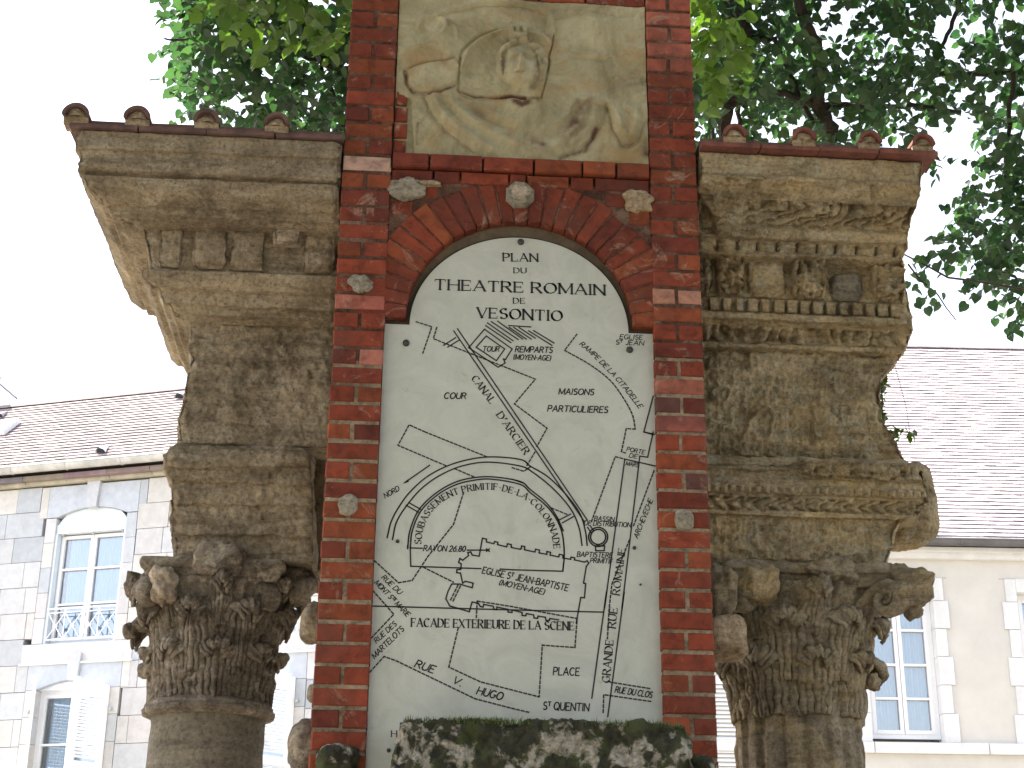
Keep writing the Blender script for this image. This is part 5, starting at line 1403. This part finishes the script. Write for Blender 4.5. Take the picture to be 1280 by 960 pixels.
# ------------------------------------------------------------------ trees
def leaf_mesh(name, L, mat, fold=.18):
    # heart-like leaf, folded along its rib, drooping tip
    pts = [(0,0),(.30,-.08),(.53,.18),(.50,.52),(.26,.82),(0,1.05)]
    V = [(0,0,0),(0,.35,-.02),(0,.7,-.05),(0,1.05,-.16)]
    for s_ in (1, -1):
        for x, y in pts[1:-1]: V.append((s_*x, y, abs(x)*fold*1.6-.08*y*y))
    Fc = [(0,4,5,1),(1,5,6,2),(2,6,7,3),(0,1,9,8),(1,2,10,9),(2,3,11,10)]
    V = [(x*L, y*L, z*L) for x, y, z in V]
    return V, Fc
def rotm(rx, ry, rz): return np.array(Matrix.Rotation(rz, 3, 'Z') @ Matrix.Rotation(ry, 3, 'Y') @ Matrix.Rotation(rx, 3, 'X'))
class Tree:
    def __init__(s, name, label, loc, L, mat, cat='tree', group=None):
        s.t = thing(name, label, cat, loc, group); s.leaves = []; s.L = L; s.mat = mat
    def spray(s, p, d, n, spread, rnd):
        """a twig with leaves in two ranks, hanging"""
        p = np.array(p, float); d = np.array(d, float); d /= np.linalg.norm(d)
        pts = [p.copy()]
        for k in range(n):
            d = d+np.array([0,0,-.10])+np.array([rnd.uniform(-.15,.15) for _ in range(3)]); d /= np.linalg.norm(d); p = p+d*spread/n; pts.append(p.copy())
            side = 1 if k % 2 else -1
            az = math.atan2(d[1], d[0])+side*rnd.uniform(.6, 1.3)
            R_ = rotm(rnd.uniform(-1.1, -.1), rnd.uniform(-.6, .6), az-math.pi/2)
            s.leaves.append((p.copy(), R_, s.L*rnd.uniform(.7, 1.25)))
        return pts
    def finish(s, nparts=300, matb=None, key=None):
        V0, F0 = leaf_mesh('leaf', 1., s.mat); V0 = np.array(V0)
        me = mesh('leaf', V0, F0, s.mat, True)
        order = sorted(range(len(s.leaves)), key=lambda i: np.linalg.norm(s.leaves[i][0]-CP)/s.leaves[i][2] if inview(s.leaves[i][0]) else 1e9)
        big = set(order[:nparts]); tl_ = np.array(s.t.location)
        Va, Fa = [], []; b = 0
        for i, (p, R_, L) in enumerate(s.leaves):
            if i in big:
                o = bpy.data.objects.new('leaf', me); COL.objects.link(o); o.parent = s.t
                o.matrix_basis = Matrix.Translation(Vector(p-tl_)) @ Matrix(R_.tolist()).to_4x4() @ Matrix.Scale(L, 4)
            else:
                Va.append((V0*L)@R_.T+p); Fa += [tuple(k+b for k in f) for f in F0]; b += len(V0)
        if Va:
            o = wpart('crown', np.concatenate(Va), Fa, s.mat, s.t, True); o['kind'] = 'stuff'
def inview(p):
    x, y = proj(p); return 0 < x < 1280 and 0 < y < 960
def inpoly(x, y, P_):
    c = False; j = len(P_)-1
    for i in range(len(P_)):
        xi, yi = P_[i]; xj, yj = P_[j]
        if (yi > y) != (yj > y) and x < (xj-xi)*(y-yi)/(yj-yi)+xi: c = not c
        j = i
    return c
def branch(mb, a, b, r0_, r1, rnd, n=8, wob=.06):
    a = np.array(a, float); b = np.array(b, float); pts = []; L = np.linalg.norm(b-a)
    for k in range(n+1):
        q = k/n; pts.append(a+(b-a)*q+np.array([rnd.uniform(-1,1) for _ in range(3)])*wob*L*.3*math.sin(math.pi*q))
    mb.tube(pts, [r0_+(r1-r0_)*k/n for k in range(n+1)], 7); return pts
def at_d(px, py, dist):
    d = ray(px, py); return CP+d/np.linalg.norm(d)*dist
rnd = random.Random(5)
# right tree
TR = Tree('lime_tree', 'lime tree with dark branches spreading above the carved right entablature', (1.75, 4.6, 0), .066, M_leaf)
polyR = [(700,-260),(700,210),(870,200),(960,205),(1100,215),(1150,185),(1210,175),(1212,230),(1190,310),(1215,330),(1245,375),(1260,350),(1290,420),(1420,470),(1560,300),(1560,-260)]
gapsR = [(1055,35,20),(1075,12,16),(1200,160,30),(1190,205,26),(1215,40,18),(1240,15,20),(965,70,12),(980,98,8),(1160,240,22),(1175,280,20),(1185,20,12),(925,10,8),(1110,60,10),(1145,95,12),(1185,60,14),(1060,180,14),(945,158,8),(1265,120,10),(1180,140,22)]
n = 0
while n < 2900:
    x, y = rnd.uniform(700, 1560), rnd.uniform(-260, 470)
    if not inpoly(x, y, polyR): continue
    if any(math.hypot(x-gx, y-gy) < gr*1.1 for gx, gy, gr in gapsR): continue
    dist = rnd.uniform(10.2, 12.6); p = at_d(x, y, dist)
    TR.spray(p, (rnd.uniform(-1,1), rnd.uniform(-1,1), rnd.uniform(-.6,.4)), rnd.randint(5, 8), .28, rnd); n += 1
TR.finish()
mb = MB(); tb = at_d(1035, 200, 11.4); bs_ = atY(1003, 900, tb[1]); branch(mb, (bs_[0], tb[1], 0), (bs_[0], tb[1], 4.), .15, .12, rnd, 8, .01); branch(mb, (bs_[0], tb[1], 4.), tb, .12, .07, rnd, 8, .01); mb.build('trunk', M_bark, TR.t)
def bough(tree, pxs, dist, r0_, r1):
    mb = MB(); pts = [at_d(x, y, dist+dd) for x, y, dd in pxs]; sp = []
    for i in range(len(pts)-1):
        for k in range(5): sp.append(pts[i]+(pts[i+1]-pts[i])*k/5+np.array([rnd.uniform(-1,1) for _ in range(3)])*.012)
    sp.append(pts[-1]); mb.tube(sp, [r0_+(r1-r0_)*k/(len(sp)-1) for k in range(len(sp))], 7); return mb.build('branch', M_bark, tree.t)
bough(TR, [(1035,200,0),(1038,160,-.1),(1020,130,-.2),(1026,90,-.3),(1018,55,-.4),(1003,15,-.5),(985,-60,-.6)], 11.2, .06, .035)
bough(TR, [(1022,132,-.2),(990,118,-.3),(950,112,-.4),(920,110,-.5),(880,105,-.4)], 11.2, .03, .015)
bough(TR, [(1026,132,-.2),(1080,133,-.2),(1140,132,-.2),(1200,140,0)], 11.2, .025, .012)
bough(TR, [(903,215,0),(908,140,0),(925,100,0),(934,60,0),(930,32,0),(905,0,0),(880,-60,0)], 10.9, .045, .05)
bough(TR, [(923,110,0),(924,160,0),(922,200,0)], 10.8, .018, .012); bough(TR, [(935,45,.0),(968,50,0),(985,90,0),(1005,130,0),(1020,160,0)], 11., .02, .015)
bough(TR, [(1205,-20,0),(1195,20,0),(1175,60,0),(1160,90,0)], 11.2, .018, .012); bough(TR, [(1150,95,0),(1230,92,0),(1300,90,.3)], 11.4, .02, .02)
bough(TR, [(1255,250,0),(1258,200,0),(1262,130,0),(1270,60,0)], 11.4, .012, .02); bough(TR, [(890,190,0),(890,130,0),(893,80,0)], 10.8, .014, .012)
# long bare twig with a few leaves crossing the sky beside the right entablature
TW = Tree('overhanging_twig', 'thin bare twig with a few small leaves crossing the sky right of the carved cornice', tuple(at_d(1150, 340, 9.)), .06, M_leaf, 'branch')
mb = MB()
for pl, r_ in (([(1400,375,0),(1280,362,0),(1225,352,0),(1185,347,0),(1160,333,0),(1130,318,0)], .006), ([(1135,330,0),(1150,350,0),(1172,368,0),(1183,385,0),(1195,400,0)], .004)):
    pts = [at_d(x, y, 8.6) for x, y, _ in pl]; mb.tube(pts, [r_*(1.3-.6*k/(len(pts)-1)) for k in range(len(pts))], 6)
mb.build('twig', M_bark, TW.t)
for x, y in [(1143,322),(1150,325),(1140,330),(1136,352),(1142,362),(1148,358),(1155,352),(1160,368),(1167,362),(1152,372),(1146,378),(1162,378),(1170,374),(1178,366),(1176,380),(1150,345),(1140,342),(1158,384)]:
    TW.leaves.append((at_d(x, y, 8.6+rnd.uniform(-.1,.1)), rotm(rnd.uniform(-1.2,-.5), rnd.uniform(-.5,.5), rnd.uniform(-2,2)), .05*rnd.uniform(.8,1.15)))
TW.finish()
# left tree, mostly behind the pier
TL = Tree('lime_tree', 'leafy lime tree showing above the plain left entablature and behind the pier', (-1.35, 3.9, 0), .066, M_leaf)
polyL = [(240,-260),(215,0),(222,28),(200,30),(192,42),(205,52),(228,66),(232,90),(222,95),(218,130),(215,142),(240,150),(262,172),(300,180),(470,190),(660,150),(660,-260)]
gapsL = [(316,25,6),(336,10,4),(360,55,8),(373,45,6),(364,90,6),(400,98,6),(410,145,6),(420,88,5),(392,15,5),(325,88,4),(282,145,10),(300,137,6),(225,140,8),(246,30,8),(262,18,6),(422,70,5)]
n = 0
while n < 1900:
    x, y = rnd.uniform(190, 660), rnd.uniform(-260, 190)
    if not inpoly(x, y, polyL): continue
    if any(math.hypot(x-gx, y-gy) < gr*1.2 for gx, gy, gr in gapsL): continue
    p = at_d(x, y, rnd.uniform(9.6, 11.4))
    TL.spray(p, (rnd.uniform(-1,1), rnd.uniform(-1,1), rnd.uniform(-.6,.4)), rnd.randint(4, 7), .2, rnd); n += 1
TL.finish()
mb = MB(); tb = at_d(640, 150, 10.6); branch(mb, (tb[0], tb[1], 0), tb, .15, .1, rnd, 10, .02); mb.build('trunk', M_bark, TL.t)
bough(TL, [(640,150,0),(520,110,0),(440,95,0),(400,70,0),(385,40,0),(370,0,0)], 10.6, .06, .02); bough(TL, [(430,160,0),(412,110,0),(395,60,0)], 10.4, .02, .01); bough(TL, [(400,75,0),(330,60,0),(250,50,0),(205,48,0)], 10.4, .015, .006)
# bright sunlit sprays of a second species
TB = Tree('bright_tree', 'yellow green sunlit leaves hanging close on both sides of the pier top', (.3, 2.6, 0), .07, M_leafb, 'tree')
for (x0, x1, y0, y1, k) in ((275, 440, -120, 62, 95), (866, 915, -100, 105, 48), (440, 866, -160, -20, 90)):
    for _ in range(k):
        x, y = rnd.uniform(x0, x1), rnd.uniform(y0, y1)
        if y > 40 and x < 330: continue
        TB.spray(at_d(x, y, rnd.uniform(8.4, 9.4)), (rnd.uniform(-1,1), rnd.uniform(-1,1), rnd.uniform(-.8,.2)), rnd.randint(4, 7), .2, rnd)
TB.finish()
mb = MB(); tb = at_d(600, 60, 9.); branch(mb, (tb[0], tb[1], 0), tb, .09, .05, rnd, 10, .02); mb.build('trunk', M_bark, TB.t)
bough(TB, [(600,60,0),(480,20,0),(380,-20,0),(300,-10,0)], 9., .04, .01); bough(TB, [(600,60,0),(760,20,0),(880,-20,0),(900,60,0)], 9., .04, .006)
# climbing plant at the right end of the entablature
CPn = Tree('climbing_plant', 'small green plant growing from the joint at the right end of the carved frieze', tuple(atY(1102, 560, .6)), .04, M_leafb, 'plant')
mb = MB(); mb.tube([atY(x, y, .6) for x, y in ((1098,570),(1102,540),(1103,500),(1100,462))], .004, 5); mb.tube([atY(x, y, .6) for x, y in ((1102,535),(1115,532),(1128,540),(1138,541))], .003, 5)
mb.tube([atY(x, y, .6) for x, y in ((1118,455),(1125,480),(1133,510),(1137,540))], .0015, 4)
mb.build('stem', M_bark, CPn.t)
for _ in range(70):
    k = rnd.random()
    if k < .6: x, y = 1102+rnd.uniform(-4,7), rnd.uniform(464, 556)
    elif k < .8: x, y = 1112+rnd.uniform(-9,8), rnd.uniform(535, 556)
    else: x, y = rnd.uniform(1112,1142), 538+rnd.uniform(-4,12)
    CPn.leaves.append((atY(x, y, .6+rnd.uniform(-.06,.06)), rotm(rnd.uniform(-1.4,-.3), rnd.uniform(-.7,.7), rnd.uniform(-2.5,2.5)), .032*rnd.uniform(.6,1.2)))
CPn.finish()
# garden trees round the square that shade the monument (outside the frame)
TG = [('shade_tree', 'tall spreading tree standing left of the monument and shading it', (-5.2, 1.2), 1.), ('shade_tree', 'tall spreading tree added unseen behind the viewer to shade the monument', (1.5, -8.5), 1.), ('shade_tree', 'tall spreading tree right of the path shading the square', (5.8, -5.0), 1.)]
blobs = [[((-5.4,.6,8.2),(2.3,2.6,1.7)), ((-4.3,-1.6,8.6),(2.0,2.0,1.4)), ((-3.4,.9,8.4),(1.4,1.8,1.0))], [((1.,-6.5,8.4),(3.6,2.6,1.6)), ((-2.5,-5.4,8.6),(2.8,2.4,1.4)), ((0,-3.4,8.2),(3.2,1.3,1.1)), ((2.,-11,5.),(5.,1.6,3.2)), ((-4.,-10.,5.5),(3.,1.6,3.)), ((-6.5,-6.,6.),(1.8,2.6,2.6))], [((5.2,-4.2,8.),(2.6,2.6,1.8)), ((4.2,-2.4,8.2),(2.4,1.5,1.2))]]  # low crowns behind the viewer added to hold back sky light from the front
for (nm, lb_, (tx, ty), _), bl in zip(TG, blobs):
    tr = Tree(nm, lb_, (tx, ty, 0), .2, M_leaf)
    for c_, r_ in bl:
        for _ in range(int(480*r_[0]*r_[1])):
            d = np.array([rnd.gauss(0,1) for _ in range(3)]); d /= np.linalg.norm(d); p = np.array(c_)+d*np.array(r_)*rnd.uniform(.2,1)**.5
            tr.leaves.append((p, rotm(rnd.uniform(-.9,.9), rnd.uniform(-.6,.6), rnd.uniform(-3,3)), .2*rnd.uniform(.7,1.2)))
    tr.finish(0)
    mb = MB(); branch(mb, (tx, ty, 0), (tx, ty, 7), .25, .14, rnd, 10, .02); mb.build('trunk', M_bark, tr.t)
    for c_, r_ in bl:
        mb = MB(); branch(mb, (tx, ty, 5.6), c_, .10, .03, rnd, 8, .05); mb.build('branch', M_bark, tr.t)
